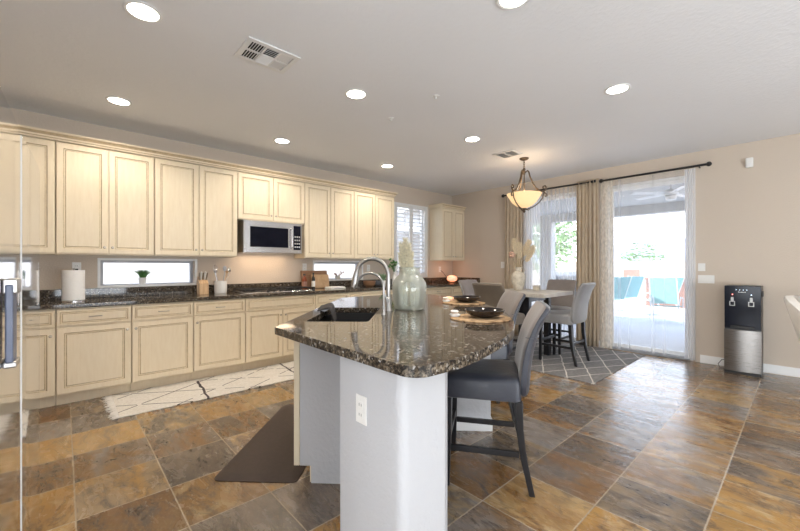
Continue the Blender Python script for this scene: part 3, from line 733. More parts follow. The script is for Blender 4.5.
obj('basin', bm, 'blackmatte', sk, 30)
bm = B(); cdr = sp(SL / 2, SWD / 2); lathe(bm, [(0.0, 0.7005), (0.045, 0.7005), (0.045, 0.704), (0.03, 0.7025), (0, 0.7015)], 20, cdr); tag(obj('drain', bm, 'chrome', sk), 'chrome drain', None)

# faucets
def faucet(name, label, loc, direction, h, reach, r, drop, big):
    t = thing(name, label, 'faucet', loc, math.atan2(direction[1], direction[0]))
    bm = B(); lathe(bm, [(0, 0), (r * 2.1, 0), (r * 2.1, 0.006), (r * 1.6, 0.02), (r * 1.45, 0.09 if big else 0.05), (r, 0.10 if big else 0.06), (0, 0.10 if big else 0.06)], 24); obj('base', bm, 'chrome', t)
    Rr = reach / 2; pts = [(0, 0, 0.08 if big else 0.05)]
    for i in range(5): pts.append((0, 0, 0.1 + (h - Rr - 0.1) * i / 4))
    for i in range(1, 17):
        a = PI - (PI * 0.93) * i / 16; pts.append((Rr + Rr * math.cos(a), 0, h - Rr + Rr * math.sin(a)))
    ex = pts[-1]
    bm = B(); tube(bm, pts, r, 14); obj('spout', bm, 'chrome', t)
    bm = B(); tube(bm, [ex, (ex[0] + 0.012, 0, ex[2] - drop * 0.4), (ex[0] + 0.02, 0, ex[2] - drop)], [r * 1.15, r * 1.35, r * 1.6] if big else [r] * 3, 14); obj('spray_head' if big else 'nozzle', bm, 'chrome', t)
    bm = B()
    if big:
        tube(bm, [(0, 0, 0.075), (0, 0.05, 0.08)], 0.011, 12); tube(bm, [(0, 0.045, 0.08), (0.02, 0.055, 0.14)], [0.009, 0.006], 10)
    else:
        tube(bm, [(0, 0, 0.03), (0, 0.03, 0.032)], 0.006, 10); tube(bm, [(0, 0.028, 0.03), (0.0, 0.034, 0.06)], [0.005, 0.004], 8)
    obj('lever', bm, 'chrome', t); return t
faucet('kitchen_faucet', 'tall satin nickel pull-down faucet arching over the sink', (-2.10, 1.80, 0.9155), (-0.80, -0.60), 0.39, 0.25, 0.016, 0.12, True)
faucet('filter_faucet', 'small slim nickel water filter tap beside the tall faucet', (-1.945, 1.625, 0.9155), (-0.85, -0.53), 0.285, 0.20, 0.008, 0.03, False)
# towel draped over the sink edge
bm = B(); tw = []
pr = [(-0.15, -0.02), (-0.11, 0.0), (-0.05, 0.015), (0.0, 0.02), (0.02, 0.0), (0.03, -0.04), (0.04, -0.10)]
n = 14
rows = []
for i in range(n + 1):
    s = i / n; row = []
    for k, (b_, z) in enumerate(pr):
        a = 0.60 + 0.02 * math.sin(k) - 0.24 * s
        q = sp(a, 0); wv = 0.012 * math.sin(s * 11 + k * 0.5)
        fold = 0.014 * math.sin(s * PI)
        row.append(bm.verts.new((*sp(a + 0.03 * math.sin(s * 5), b_ * 0.6 + 0.02 + (0.05 * s)), 0.922 + max(z, -0.003 if b_ < 0 else -0.2) + fold + abs(wv))))
    rows.append(row)
for a, b in zip(rows, rows[1:]):
    for k in range(len(pr) - 1): bm.faces.new((a[k], a[k + 1], b[k + 1], b[k]))
o = obj('dish_towel', bm, 'towel', None, 60); sm = o.modifiers.new('thick', 'SOLIDIFY'); sm.thickness = 0.012; sm.offset = 1
ss = o.modifiers.new('sub', 'SUBSURF'); ss.levels = ss.render_levels = 1
tag(o, 'dark grey dish towel draped over the sink edge', 'towel')

# glass vase with plumes
t = thing('glass_vase', 'large pale green glass jar vase on the island', 'vase', (-2.07, 1.99, 0.9155))
out = [(0.0, 0), (0.105, 0), (0.118, 0.008), (0.126, 0.05), (0.130, 0.12), (0.136, 0.17), (0.130, 0.205), (0.105, 0.245), (0.082, 0.268), (0.078, 0.30), (0.080, 0.318), (0.084, 0.325)]
inn = [(0.078, 0.325), (0.073, 0.30), (0.077, 0.268), (0.100, 0.242), (0.124, 0.205), (0.130, 0.17), (0.124, 0.12), (0.120, 0.05), (0.112, 0.016), (0.0, 0.014)]
bm = B(); lathe(bm, out + inn, 40, caps=False); obj('jar', bm, 'vaseglass', t, 50)
def plume(bm, base, tip, r, n=160, seed=0, strand=0.035):
    rd = random.Random(seed); b0 = Vector(base); d = Vector(tip) - b0; L = d.length; d.normalize()
    a = d.orthogonal().normalized(); b = d.cross(a)
    for i in range(n):
        s = rd.random(); an = rd.random() * 2 * PI; env = r * math.sin(PI * min(1, 0.08 + s * 0.88)) ** 0.7
        p = b0 + d * (L * s) + (a * math.cos(an) + b * math.sin(an)) * env * rd.random() * 0.6
        o_ = (a * math.cos(an) + b * math.sin(an))
        q = p + d * strand * 0.9 + o_ * strand * (0.25 + 0.3 * rd.random()) + Vector((0, 0, -strand * 0.1))
        tube(bm, [p, (p + q) / 2 + d * 0.004, q], [0.0025, 0.004, 0.0008], 4)
    return bm
pt = thing('dried_grass_bunch', 'bunch of bleached dried grass standing in the glass jar vase', 'dried plants', (-2.07, 1.99, 0.935))
for k, (dx, dy, h) in enumerate(((-0.030, -0.032, 0.48), (-0.015, -0.016, 0.51), (-0.002, 0.0, 0.47), (-0.034, -0.034, 0.40), (0.006, 0.008, 0.40), (-0.012, -0.01, 0.42))):
    bm = B(); tube(bm, [(0.005 * k - 0.015, 0.0, 0), (dx * 0.3, dy * 0.3, 0.25), (dx, dy, h - 0.1)], 0.0035, 6); st = obj('stem', bm, 'stem', pt)
    obj('plume', plume(B(), (dx * 0.7, dy * 0.7, h - 0.21), (dx * 1.4, dy * 1.4, h), 0.026, 190, k, 0.04), 'plumegreen', st, 60)

# place settings
def setting(c, rz, which):
    m = thing('placemat', 'round woven jute placemat ' + which, 'placemat', (*c, 0.9155), rz, 'round jute placemats on the island')
    bm = B(); lathe(bm, [(0, 0), (0.185, 0), (0.19, 0.004), (0.185, 0.008), (0, 0.009)], 48); obj('mat', bm, 'jute', m)
    bm = B(); lathe(bm, [(0, 0), (0.045, 0), (0.05, 0.004), (0.09, 0.012), (0.115, 0.028), (0.125, 0.048), (0.121, 0.050), (0.108, 0.032), (0.085, 0.018), (0.04, 0.010), (0, 0.009)], 40)
    o = obj('bowl', bm, 'darkceramic', None, 60, loc=(c[0] + 0.02, c[1] + 0.02, 0.9255)); tag(o, 'shallow dark brown bowl on the placemat ' + which, 'bowl', 'dark bowls on the island')
    nx, ny = c[0] - 0.125, c[1] - 0.10
    t = thing('napkin', 'white gathered napkin by the bowl on the placemat ' + which, 'napkin', (nx, ny, 0.9255), R(20), 'white napkins on the island')
    bm = B(); lathe(bm, [(0, 0), (0.020, 0.001), (0.026, 0.012), (0.020, 0.022), (0.012, 0.027), (0.020, 0.038), (0.014, 0.046), (0, 0.042)], 14)
    for q_, v in enumerate(bm.verts): v.co.x *= 1 + 0.22 * math.sin(q_ * 2.1); v.co.y *= 1 + 0.22 * math.cos(q_ * 1.7)
    for v in bm.verts: v.co.x *= 1.3; v.co.z *= 0.9; v.co.y += 0.006 * math.sin(v.co.z * 150)
    cl = obj('cloth', bm, 'paper', t, 50)
    bm = B(); lathe(bm, [(0.019, 0.022), (0.022, 0.022), (0.022, 0.027), (0.019, 0.027)], 16, caps=False); tag(obj('napkin_ring', bm, 'wood', cl), 'wooden napkin ring', None)
setting((-1.385, 1.955), 0, 'nearest the camera')
setting((-2.06, 2.66), 0, 'at the far end of the bar')

# ------------------------------------------------------------------ upholstered counter stools (local +y = forward)
def stool(label, loc, rz, mat, group, seatmat=None):
    t = thing('counter_stool', label, 'stool', (*loc, 0.0), rz, group)
    bm = B()
    # seat: rounded slab with skirt
    def rrect(hx, y0, y1, r):
        out = []
        for (cx, cy, st) in ((hx - r, y1 - r, 0), (-hx + r, y1 - r, 90), (-hx + r, y0 + r, 180), (hx - r, y0 + r, 270)):
            for k in range(5): an = R(st + k * 22.5); out.append((cx + r * math.cos(an), cy + r * math.sin(an)))
        return out
    rings = []
    for (ins, z) in ((0.006, 0.505), (0.0, 0.51), (0.0, 0.60), (0.005, 0.618), (0.02, 0.632), (0.06, 0.640), (0.12, 0.643)):
        rings.append([bm.verts.new((x, y, z)) for x, y in rrect(0.222 - ins, -0.18 + ins * 0.5, 0.245 - ins, 0.035)])
    for a, b in zip(rings, rings[1:]):
        for i in range(len(a)): j = (i + 1) % len(a); bm.faces.new((a[i], a[j], b[j], b[i]))
    bm.faces.new(rings[0][::-1]); bm.faces.new(rings[-1])
    obj('seat', bm, seatmat or mat, t, 40)
    # back: curved slab
    bm = B(); prof = [(-0.185, 0.505), (-0.187, 0.60), (-0.196, 0.72), (-0.224, 0.85), (-0.270, 0.96), (-0.312, 1.02)]
    th = [0.062, 0.064, 0.064, 0.060, 0.054, 0.050]; hw = 0.226
    cross = []
    for (y, z), tk in zip(prof, th):
        row = []; m = 8
        nx = 0.0
        for i in range(m + 1):
            x = -hw + 2 * hw * i / m; cv = -0.018 * (1 - (x / hw) ** 2); e = 0.012 if i in (0, m) else 0
            row.append((x, y + tk / 2 + cv - e, z))
        for i in range(m, -1, -1):
            x = -hw + 2 * hw * i / m; cv = -0.018 * (1 - (x / hw) ** 2); e = 0.012 if i in (0, m) else 0
            row.append((x, y - tk / 2 + cv + e, z - (0.012 if z > 1 else 0)))
        cross.append([bm.verts.new(p) for p in row])
    y, z = prof[-1]
    capr = []
    for p in cross[-1]: 
        c_ = Vector((p.co.x * 0.97, y + (p.co.y - y) * 0.55, z + 0.014)); capr.append(bm.verts.new(c_))
    cross.append(capr)
    for a, b in zip(cross, cross[1:]):
        for i in range(len(a)): j = (i + 1) % len(a); bm.faces.new((a[i], a[j], b[j], b[i]))
    bm.faces.new(cross[0][::-1]); bm.faces.new(cross[-1])
    allfront = set(v for cr_ in cross for v in cr_[:9])
    for cr_ in cross[:-1]:
        front = set(cr_[:9])
        for v in front:
            for f_ in v.link_faces:
                if all((w in allfront) for w in f_.verts): f_.material_index = 1
    bk = obj('backrest', bm, [mat, 'stoolfront' if mat != 'stoolbrown' else 'stoolbrown'], t, 40); sb = bk.modifiers.new('sub', 'SUBSURF'); sb.levels = sb.render_levels = 1
    # seam piping around the back
    bm = B(); zz = 0.86
    tube(bm, [(-0.228, -0.252, zz), (-0.228, -0.198, zz + 0.004)], 0.0022, 6); tube(bm, [(0.228, -0.252, zz), (0.228, -0.198, zz + 0.004)], 0.0022, 6)
    obj('seam', bm, mat, bk)
    def leg(pts, w0, w1):
        bm = B(); n = len(pts); rr = []
        for i, p in enumerate(pts):
            h_ = (w0 + (w1 - w0) * i / (n - 1)) / 2
            rr.append([bm.verts.new((p[0] + sx_ * h_, p[1] + sy_ * h_, p[2])) for sx_, sy_ in ((-1, -1), (1, -1), (1, 1), (-1, 1))])
        for a, b in zip(rr, rr[1:]):
            for i in range(4): j = (i + 1) % 4; bm.faces.new((a[i], a[j], b[j], b[i]))
        bm.faces.new(rr[0][::-1]); bm.faces.new(rr[-1]); return bm
    for sx_s in (-1, 1):
        obj('leg', leg([(sx_s * 0.195, 0.218, 0.504), (sx_s * 0.197, 0.222, 0.25), (sx_s * 0.2, 0.228, 0.0)], 0.042, 0.030), 'blackwood', t, 30, 0.003)
        obj('leg', leg([(sx_s * 0.195, -0.165, 0.504), (sx_s * 0.195, -0.17, 0.36), (sx_s * 0.197, -0.19, 0.2), (sx_s * 0.20, -0.235, 0.0)], 0.044, 0.030), 'blackwood', t, 30, 0.003)
        bm = B(); x = sx_s * 0.197; box(bm, x - 0.011, x + 0.011, -0.168, 0.205, 0.20, 0.232); obj('stretcher', bm, 'blackwood', t, 0, 0.003)
    bm = B(); box(bm, -0.18, 0.18, 0.208, 0.23, 0.25, 0.285); obj('stretcher', bm, 'blackwood', t, 0, 0.003)
    bm = B(); box(bm, -0.18, 0.18, -0.19, -0.168, 0.25, 0.28); obj('stretcher', bm, 'blackwood', t, 0, 0.003)
    return t
gi = 'upholstered stools at the island bar'; gd = 'upholstered stools around the dining table'
stool('nearest charcoal upholstered counter stool tucked under the island bar', (-1.30, 1.915), R(124), 'stool', gi)
stool('second charcoal counter stool at the island bar, further from the camera', (-1.865, 2.62), R(141.5), 'stool', gi)
stool('grey upholstered stool on the patio door side of the dining table, nearest the rug edge', (-2.122, 4.865), R(90), 'stoolgrey', gd)
stool('grey upholstered stool behind the dining table with its back to the glass door', (-2.50, 5.36), R(180), 'stoolgrey', gd)
stool('taupe stool seen from behind on the near side of the dining table', (-2.63, 4.16), R(0), 'stoolbrown', gd)
stool('grey stool on the cabinet side of the dining table, facing the patio door', (-3.12, 4.52), R(-90), 'stoolgrey', gd)

# ------------------------------------------------------------------ dining table
t = thing('dining_table', 'counter-height square dining table with grey wood top and black legs', 'table', (-2.55, 4.70, 0.0095))
bm = B(); box(bm, -0.45, 0.45, -0.44, 0.40, 0.852, 0.90); obj('tabletop', bm, 'tabletop', t, 0, 0.004)
bm = B()
for a in (-0.30, 0.30): box(bm, -0.24, 0.24, a - 0.012, a + 0.012, 0.77, 0.8515) if False else None
box(bm, -0.21, 0.096, -0.27, -0.245, 0.77, 0.8515); box(bm, -0.21, 0.096, 0.305, 0.33, 0.77, 0.8515); box(bm, -0.25, -0.225, -0.21, 0.25, 0.77, 0.8515); box(bm, 0.12, 0.145, -0.21, 0.25, 0.77, 0.8515)
obj('apron', bm, 'blackwood', t, 0)
for (x, y) in ((-0.25, -0.25), (0.135, -0.25), (-0.25, 0.30), (0.135, 0.30)):
    bm = B(); box(bm, x - 0.038, x + 0.038, y - 0.038, y + 0.038, 0.0, 0.8515); obj('leg', bm, 'blackwood', t, 0, 0.003)

# dining vase, stems, box
vz = 0.9105; vloc = (-2.70, 4.72)
t = thing('ceramic_vase', 'rough cream ceramic jug vase with a small handle on the dining table', 'vase', (*vloc, vz))
bm = B(); lathe(bm, [(0, 0), (0.055, 0), (0.068, 0.03), (0.088, 0.12), (0.095, 0.18), (0.088, 0.225), (0.06, 0.25), (0.038, 0.262), (0.034, 0.30), (0.045, 0.325), (0.038, 0.325), (0.028, 0.30), (0.03, 0.262), (0.02, 0.25), (0, 0.24)], 32); obj('body', bm, 'stone', t, 50)
bm = B(); tube(bm, [(0.03, 0.005, 0.305), (0.065, 0.02, 0.31), (0.075, 0.025, 0.28), (0.062, 0.02, 0.238)], 0.008, 8); obj('handle', bm, 'stone', t)
t = thing('pampas_arrangement', 'tan dried pampas plumes and a dusty seed head rising from the ceramic vase', 'dried plants', (*vloc, vz + 0.235))
for k, (dx, dy, h) in enumerate(((-0.03, -0.02, 0.46), (0.07, 0.07, 0.44), (0.10, 0.10, 0.36), (0.0, 0.02, 0.40))):
    bm = B(); tube(bm, [(0, 0, 0.01), (dx * 0.4, dy * 0.4, h * 0.45), (dx * 0.85, dy * 0.85, h - 0.14)], 0.004, 6); st = obj('stem', bm, 'stem', t)
    obj('plume', plume(B(), (dx * 0.75, dy * 0.75, h - 0.2), (dx * 1.45, dy * 1.45, h), 0.052, 420, 40 + k, 0.055), 'plume', st, 60)
bm = B(); tube(bm, [(0, 0, 0.01), (-0.03, -0.03, 0.14), (-0.06, -0.06, 0.24)], 0.004, 6); st = obj('stem', bm, 'stem', t)
bm = B(); bmesh.ops.create_icosphere(bm, subdivisions=3, radius=0.045, matrix=Matrix.Translation((-0.065, -0.065, 0.26)))
for v in bm.verts: v.co += (v.co - Vector((-0.065, -0.065, 0.26))) * random.uniform(-0.2, 0.25)
obj('seed_head', bm, 'thistle', st, 60)
t = thing('candle_box', 'small cream box candle beside the vase on the dining table', 'candle', (-2.50, 4.86, vz), R(10))
bm = B(); box(bm, -0.04, 0.04, -0.04, 0.04, 0, 0.05); obj('box', bm, 'stone', t, 0, 0.003)
bm = B(); box(bm, -0.042, 0.042, -0.042, 0.042, 0.051, 0.07); obj('lid', bm, 'tabletop', t, 0, 0.002)

# ------------------------------------------------------------------ things on the wall counter
cz = 0.9155
t = thing('paper_towel_holder', 'white paper towel roll upright on a holder at the left of the wall counter', 'paper towels', (-4.66, 0.07, cz))
bm = B(); lathe(bm, [(0, 0), (0.095, 0), (0.095, 0.008), (0.085, 0.012), (0, 0.013)], 32); obj('base', bm, 'steel', t)
bm = B(); lathe(bm, [(0.02, 0.014), (0.084, 0.014), (0.084, 0.295), (0.02, 0.295)], 36, caps=False); obj('roll', bm, 'paper', t)
bm = B(); tube(bm, [(0, 0, 0.01), (0, 0, 0.315)], 0.008, 10); obj('rod', bm, 'steel', t)
ot = outlet('power_outlet', 'white power outlet with a black plug behind the paper towel roll', (XA + 0.001, 0.10, 1.23), R(90))
bm = B(); box(bm, -0.012, 0.012, -0.04, -0.009, -0.034, -0.008); obj('plug', bm, 'darkslot', ot, 0, 0.003)
outlet('power_outlet', 'white power outlet on the wall just right of the microwave', (XA + 0.001, 2.66, 1.23), R(90))
outlet('power_outlet', 'white power outlet right of the second low window', (XA + 0.001, 3.86, 1.215), R(90))
outlet('power_outlet', 'white power outlet under the far corner cabinet', (XA + 0.001, 5.70, 1.18), R(90))
bm = B(); tube(bm, [(-5.015, 5.72, 1.16), (-4.99, 5.78, 1.10), (-4.95, 5.84, 1.0), (-4.90, 5.88, 0.935), (-4.85, 5.86, 0.922)], 0.004, 6)
tag(obj('lamp_cord', bm, 'darkslot'), 'thin dark cord from the corner outlet to the glowing bowl', 'cord')

def grass_pot(name, label, loc, pr, ph, n, h, spread, mat, potmat='crock', lw=0.004, seed=1):
    t = thing(name, label, 'potted plant', loc)
    bm = B(); lathe(bm, [(0, 0), (pr * 0.8, 0), (pr, ph), (pr * 0.88, ph), (pr * 0.8, ph * 0.8), (0, ph * 0.8)], 24); obj('pot', bm, potmat, t, 50)
    rd = random.Random(seed); bm = B()
    for i in range(n):
        an = rd.random() * 2 * PI; r0 = rd.random() * pr * 0.6; lean = rd.random() * spread; hh_ = h * (0.6 + 0.4 * rd.random())
        c, s = math.cos(an), math.sin(an)
        tube(bm, [(c * r0, s * r0, ph * 0.8), (c * (r0 + lean * 0.3), s * (r0 + lean * 0.3), ph + hh_ * 0.55), (c * (r0 + lean), s * (r0 + lean), ph + hh_)], [lw * 0.7, lw, lw * 0.2], 4)
    obj('foliage', bm, mat, t, 60); return t
grass_pot('potted_grass', 'little green grass plant in a white pot on the left low window sill', (XA - 0.042, 0.665, 1.033), 0.040, 0.085, 90, 0.10, 0.075, 'green')
# knife block
t = thing('knife_block', 'light wood knife block with pale handled knives left of the utensil crock', 'knife block', (-4.80, 1.22, cz), R(90))
bm = B(); sweep_profile(bm, [(-0.06, 0), (0.06, 0), (0.07, 0.12), (0.045, 0.21), (-0.05, 0.13)], -0.05, 0.05, 'x'); obj('block', bm, 'wood', t, 0, 0.003)
for k in range(5):
    x = -0.036 + 0.018 * k; bm = B(); tube(bm, [(x, 0.005, 0.165), (x + 0.004 * (k - 2), -0.035, 0.255 + 0.01 * (k % 2))], [0.008, 0.009], 8); obj('knife_handle', bm, 'crock' if k % 2 else 'knob', t)
t = thing('utensil_crock', 'white ceramic crock full of kitchen utensils', 'utensil holder', (-4.84, 1.43, cz))
bm = B(); lathe(bm, [(0, 0), (0.066, 0), (0.070, 0.01), (0.072, 0.15), (0.066, 0.15), (0.064, 0.012), (0, 0.01)], 32); obj('crock', bm, 'crock', t, 50)
ul = [('spoon', 'wooden spoon in the white utensil crock', -0.02, 0.04, 'wood'), ('whisk', 'wire whisk in the white utensil crock', 0.0, -0.03, 'steel'), ('spatula', 'grey spatula in the white utensil crock', 0.03, 0.015, 'greyframe'), ('ladle', 'steel ladle in the white utensil crock', -0.03, -0.02, 'steel'), ('slotted_spoon', 'dark slotted spoon in the white utensil crock', 0.01, 0.045, 'knob')]
for k, (nm, lab, dx, dy, mt) in enumerate(ul):
    tt = thing(nm, lab, 'utensil', (-4.84 + dx * 0.5, 1.43 + dy * 0.5, cz + 0.02))
    top = Vector((dx * 1.3, dy * 1.6, 0.23 + 0.012 * (k % 3)))
    bm = B(); tube(bm, [(0, 0, 0), tuple(top)], 0.005, 8); obj('handle', bm, mt, tt)
    bm = B()
    if nm == 'whisk':
        for q in range(4):
            a = PI * q / 4; pts = []
            for i in range(13):
                s = 2 * PI * i / 12; pts.append((top.x + 0.026 * math.sin(s) * math.cos(a), top.y + 0.026 * math.sin(s) * math.sin(a), top.z + 0.045 - 0.045 * math.cos(s)))
            tube(bm, pts, 0.0016, 5)
        obj('wires', bm, 'steel', tt)
    else:
        bmesh.ops.create_uvsphere(bm, u_segments=12, v_segments=8, radius=1, matrix=Matrix.Translation(top + Vector((0, 0, 0.028))) @ Matrix.Diagonal((0.006 if nm != 'ladle' else 0.02, 0.024, 0.034, 1)))
        obj('head', bm, mt, tt)
# cutting boards and bottles by the cooktop
def board(label, y, wd, ht, x, mat, tilt=8, arch=False, z=cz):
    bm = B(); box(bm, -0.009, 0.009, -wd / 2, wd / 2, 0, ht)
    o = obj('cutting_board', bm, mat, None, 0, 0.006); o.location = (x, y, z + 0.002); o.rotation_euler = (0, R(-tilt), 0); tag(o, label, 'cutting board'); return o
board('wide brown cutting board leaning on the wall behind the bottles', 2.80, 0.44, 0.265, -4.955, 'wooddark', 9)
board('pale wooden cutting board leaning in front of the brown one', 2.87, 0.30, 0.205, -4.915, 'wood', 9)
def bottle(label, loc, r, h, mat, capmat):
    t = thing('bottle', label, 'bottle', loc)
    bm = B(); lathe(bm, [(0, 0), (r, 0), (r, h * 0.62), (r * 0.8, h * 0.72), (r * 0.35, h * 0.8), (r * 0.35, h * 0.9), (0, h * 0.9)], 20); obj('glass_body', bm, mat, t, 40)
    bm = B(); lathe(bm, [(0, h * 0.9 + .0005), (r * 0.42, h * 0.9 + .0005), (r * 0.42, h), (0, h)], 16); obj('cap', bm, capmat, t)
    bm = B(); lathe(bm, [(r + 0.0006, h * 0.15), (r + 0.0006, h * 0.5)], 20, caps=False); obj('label_band', bm, 'crock' if mat != 'amber' else 'terracotta', t)
bottle('tall amber brown glass bottle beside the cutting boards', (-4.86, 2.57, cz), 0.036, 0.22, 'amber', 'darkslot')
bottle('slim dark soap bottle with a black cap beside the amber bottle', (-4.80, 2.68, cz), 0.026, 0.235, 'blackmatte', 'darkslot')
t = thing('folded_cloth', 'folded white cloth lying on the wall counter in front of the second low window', 'cloth', (-4.72, 3.0, cz))
bm = B(); box(bm, -0.09, 0.09, -0.13, 0.13, 0, 0.014); obj('layer', bm, 'paper', t, 0, 0.006)
bm = B(); box(bm, -0.085, 0.085, -0.125, 0.12, 0.0145, 0.026); obj('layer', bm, 'paper', t, 0, 0.006)
# small planter on sill 2
t = thing('cup_planter', 'small white cup with dried twigs on the right low window sill', 'planter', (XA - 0.042, 3.27, 1.033))
bm = B(); lathe(bm, [(0, 0), (0.032, 0), (0.042, 0.03), (0.040, 0.062), (0.034, 0.062), (0.034, 0.03), (0, 0.02)], 20); obj('cup', bm, 'stone', t, 50)
bm = B(); rd = random.Random(4)
for k in range(9):
    dy = rd.uniform(-0.07, 0.12); dx = rd.uniform(-0.03, 0.03); hh_ = rd.uniform(0.07, 0.13)
    tube(bm, [(0, 0, 0.03), (dx * 0.4, dy * 0.4, hh_ * 0.7), (dx, dy, hh_)], 0.003, 5); bmesh.ops.create_icosphere(bm, subdivisions=1, radius=0.011, matrix=Matrix.Translation((dx, dy, hh_)))
obj('twigs', bm, 'wooddark', t, 60)
def bowl_obj(name, label, loc, r, h, mat, cat='bowl'):
    bm = B(); lathe(bm, [(0, 0), (r * 0.55, 0), (r * 0.9, h * 0.4), (r, h), (r * 0.93, h), (r * 0.8, h * 0.4), (r * 0.4, h * 0.12), (0, h * 0.1)], 28)
    return tag(obj(name, bm, mat, None, 50, loc=loc), label, cat)
bowl_obj('serving_bowl', 'brown wooden bowl on the wall counter seen through the faucet arch', (-4.74, 3.66, cz), 0.105, 0.095, 'wooddark')
bowl_obj('serving_bowl', 'blue grey bowl beside the brown wooden bowl on the wall counter', (-4.80, 3.92, cz), 0.10, 0.085, 'cover')
grass_pot('herb_pot', 'small pale green herb plant behind the faucet on the wall counter', (-4.62, 3.86, cz), 0.035, 0.10, 50, 0.13, 0.11, 'green2', 'crock', 0.006, 3)
# tall stemmed leafy plant
t = thing('leafy_plant_vase', 'leafy green sprig in a tall slim white vase left of the glass jar vase', 'potted plant', (-4.72, 4.19, cz))
bm = B(); lathe(bm, [(0, 0), (0.04, 0), (0.045, 0.02), (0.045, 0.16), (0.022, 0.20), (0.022, 0.24), (0.016, 0.24), (0.014, 0.2), (0, 0.19)], 24); obj('vase', bm, 'crock', t, 50)
bm = B(); rd = random.Random(9)
for k in range(26):
    c = Vector((rd.gauss(0, 0.035), rd.gauss(-0.03, 0.05), 0.37 + rd.gauss(0, 0.045)))
    tube(bm, [(0, 0, 0.2), (c.x * 0.4, c.y * 0.4, 0.28), tuple(c)], 0.002, 4)
    mt = Matrix.Translation(c) @ Matrix.Rotation(rd.random() * 6, 4, 'Z') @ Matrix.Rotation(rd.uniform(-0.9, 0.9), 4, 'X') @ Matrix.Diagonal((0.022, 0.03, 0.003, 1))
    bmesh.ops.create_icosphere(bm, subdivisions=2, radius=1, matrix=mt)
obj('foliage', bm, 'green', t, 60)
# glowing bowl
t = thing('salt_lamp', 'round glowing orange bowl lamp on the far corner counter', 'lamp', (-4.74, 5.74, cz))
bm = B(); lathe(bm, [(0, 0), (0.06, 0), (0.065, 0.012), (0.04, 0.018), (0, 0.02)], 24); obj('base', bm, 'wooddark', t)
bm = B(); lathe(bm, [(0.03, 0.021), (0.085, 0.04), (0.105, 0.075), (0.095, 0.115), (0.06, 0.14), (0, 0.145)], 28)
for v in bm.verts: v.co *= 1 + random.uniform(-0.02, 0.02)
obj('glowing_bowl', bm, 'salt', t, 50)
light('salt_lamp_glow', 'POINT', (-4.74, 5.70, cz + 0.24), (0, 0, 0), 0.8, (1.0, 0.48, 0.26), shadow_soft_size=0.09)

# ------------------------------------------------------------------ rugs and mat
RC = (-4.13, 0.0)
bm = B(); n = 44; rd = random.Random(2)
x0, x1, y0, y1 = -4.485, -3.775, 0.34, 3.10
box(bm, x0, x1, y0, y1, 0.001, 0.011)
rg = thing('runner_rug', 'white fringed runner rug with black lines in front of the base cabinets', 'rug', (0, 0, 0))
obj('pile', bm, 'runner', rg, 0, 0.003)
for yy, sg in ((y0, -1), (y1, 1)):
    bm = B()
    for k in range(n):
        xx = x0 + (x1 - x0) * (k + 0.5) / n; a = rd.uniform(-0.012, 0.012)
        tube(bm, [(xx, yy, 0.007), (xx + a, yy + sg * 0.03, 0.008), (xx + a * 2, yy + sg * rd.uniform(0.045, 0.075), 0.005)], [0.006, 0.005, 0.003], 5)
    f_ = obj('fringe', bm, 'fringe', rg, 60); f_['kind'] = 'stuff'
# anti-fatigue mat along the sink side of the island
m0 = Vector((-2.02, 0.96)); 
def mp_(a, b): p = m0 + u45 * a - v45 * b; return (p.x, p.y)
def rr4(a0, a1, b0, b1, r):
    out = []
    for (ca, cb, st) in ((a1 - r, b1 - r, 0), (a0 + r, b1 - r, 90), (a0 + r, b0 + r, 180), (a1 - r, b0 + r, 270)):
        for k in range(5): an = R(st + k * 22.5); out.append(mp_(ca + r * math.cos(an), cb + r * math.sin(an)))
    return out
bm = B(); rs = []
for ins, z in ((0.0, 0.001), (0.0, 0.004), (0.05, 0.019), (0.06, 0.02)):
    rs.append([bm.verts.new((*p, z)) for p in rr4(-0.02 + ins, 1.16 - ins, -0.06 + ins, 0.44 - ins, 0.04)])
for a, b in zip(rs, rs[1:]):
    for i in range(len(a)): j = (i + 1) % len(a); bm.faces.new((a[i], a[j], b[j], b[i]))
bm.faces.new(rs[0][::-1]); bm.faces.new(rs[-1])
tag(obj('kitchen_mat', bm, 'mat', None, 20), 'dark brown cushioned mat on the floor at the sink side of the island', 'mat')
bm = B(); box(bm, -3.45, -1.49, 4.13, 5.98, 0.001, 0.009)
tag(obj('dining_rug', bm, 'rug', None, 0, 0.002), 'grey rug with cream lattice lines under the dining table', 'rug')
# table and stools stand on the rug
for o in C.objects:
    if o.name.startswith('counter_stool') and o.location.y > 4.1: o.location.z = 0.0095

# ------------------------------------------------------------------ curtain rods and curtains
def rod(label, xa, xb, z, fl, frt):
    t = thing('curtain_rod', label, 'curtain rod', (0, 0, 0))
    bm = B(); tube(bm, [(xa, YB - 0.10, z), (xb, YB - 0.10, z)], 0.015, 12); obj('rod', bm, 'iron', t)
    for x, do in ((xa, fl), (xb, frt)):
        if do: bm = B(); bmesh.ops.create_uvsphere(bm, u_segments=14, v_segments=10, radius=0.03, matrix=Matrix.Translation((x, YB - 0.10, z))); obj('finial', bm, 'iron', t)
    for x in (xa + 0.06, xb - 0.10):
        bm = B(); tube(bm, [(x, YB - 0.001, z - 0.01), (x, YB - 0.06, z - 0.012), (x, YB - 0.10, z - 0.006)], 0.008, 8); lathe(bm, [(0.024, 0), (0.024, 0.006), (0.0, 0.007)], 14) if False else None; obj('bracket', bm, 'iron', t)
    return t
rod('black curtain rod over the left sliding door', -3.74, -2.16, 2.545, True, True)
rod('black curtain rod over the right sliding door', -2.06, -0.80, 2.535, True, True)
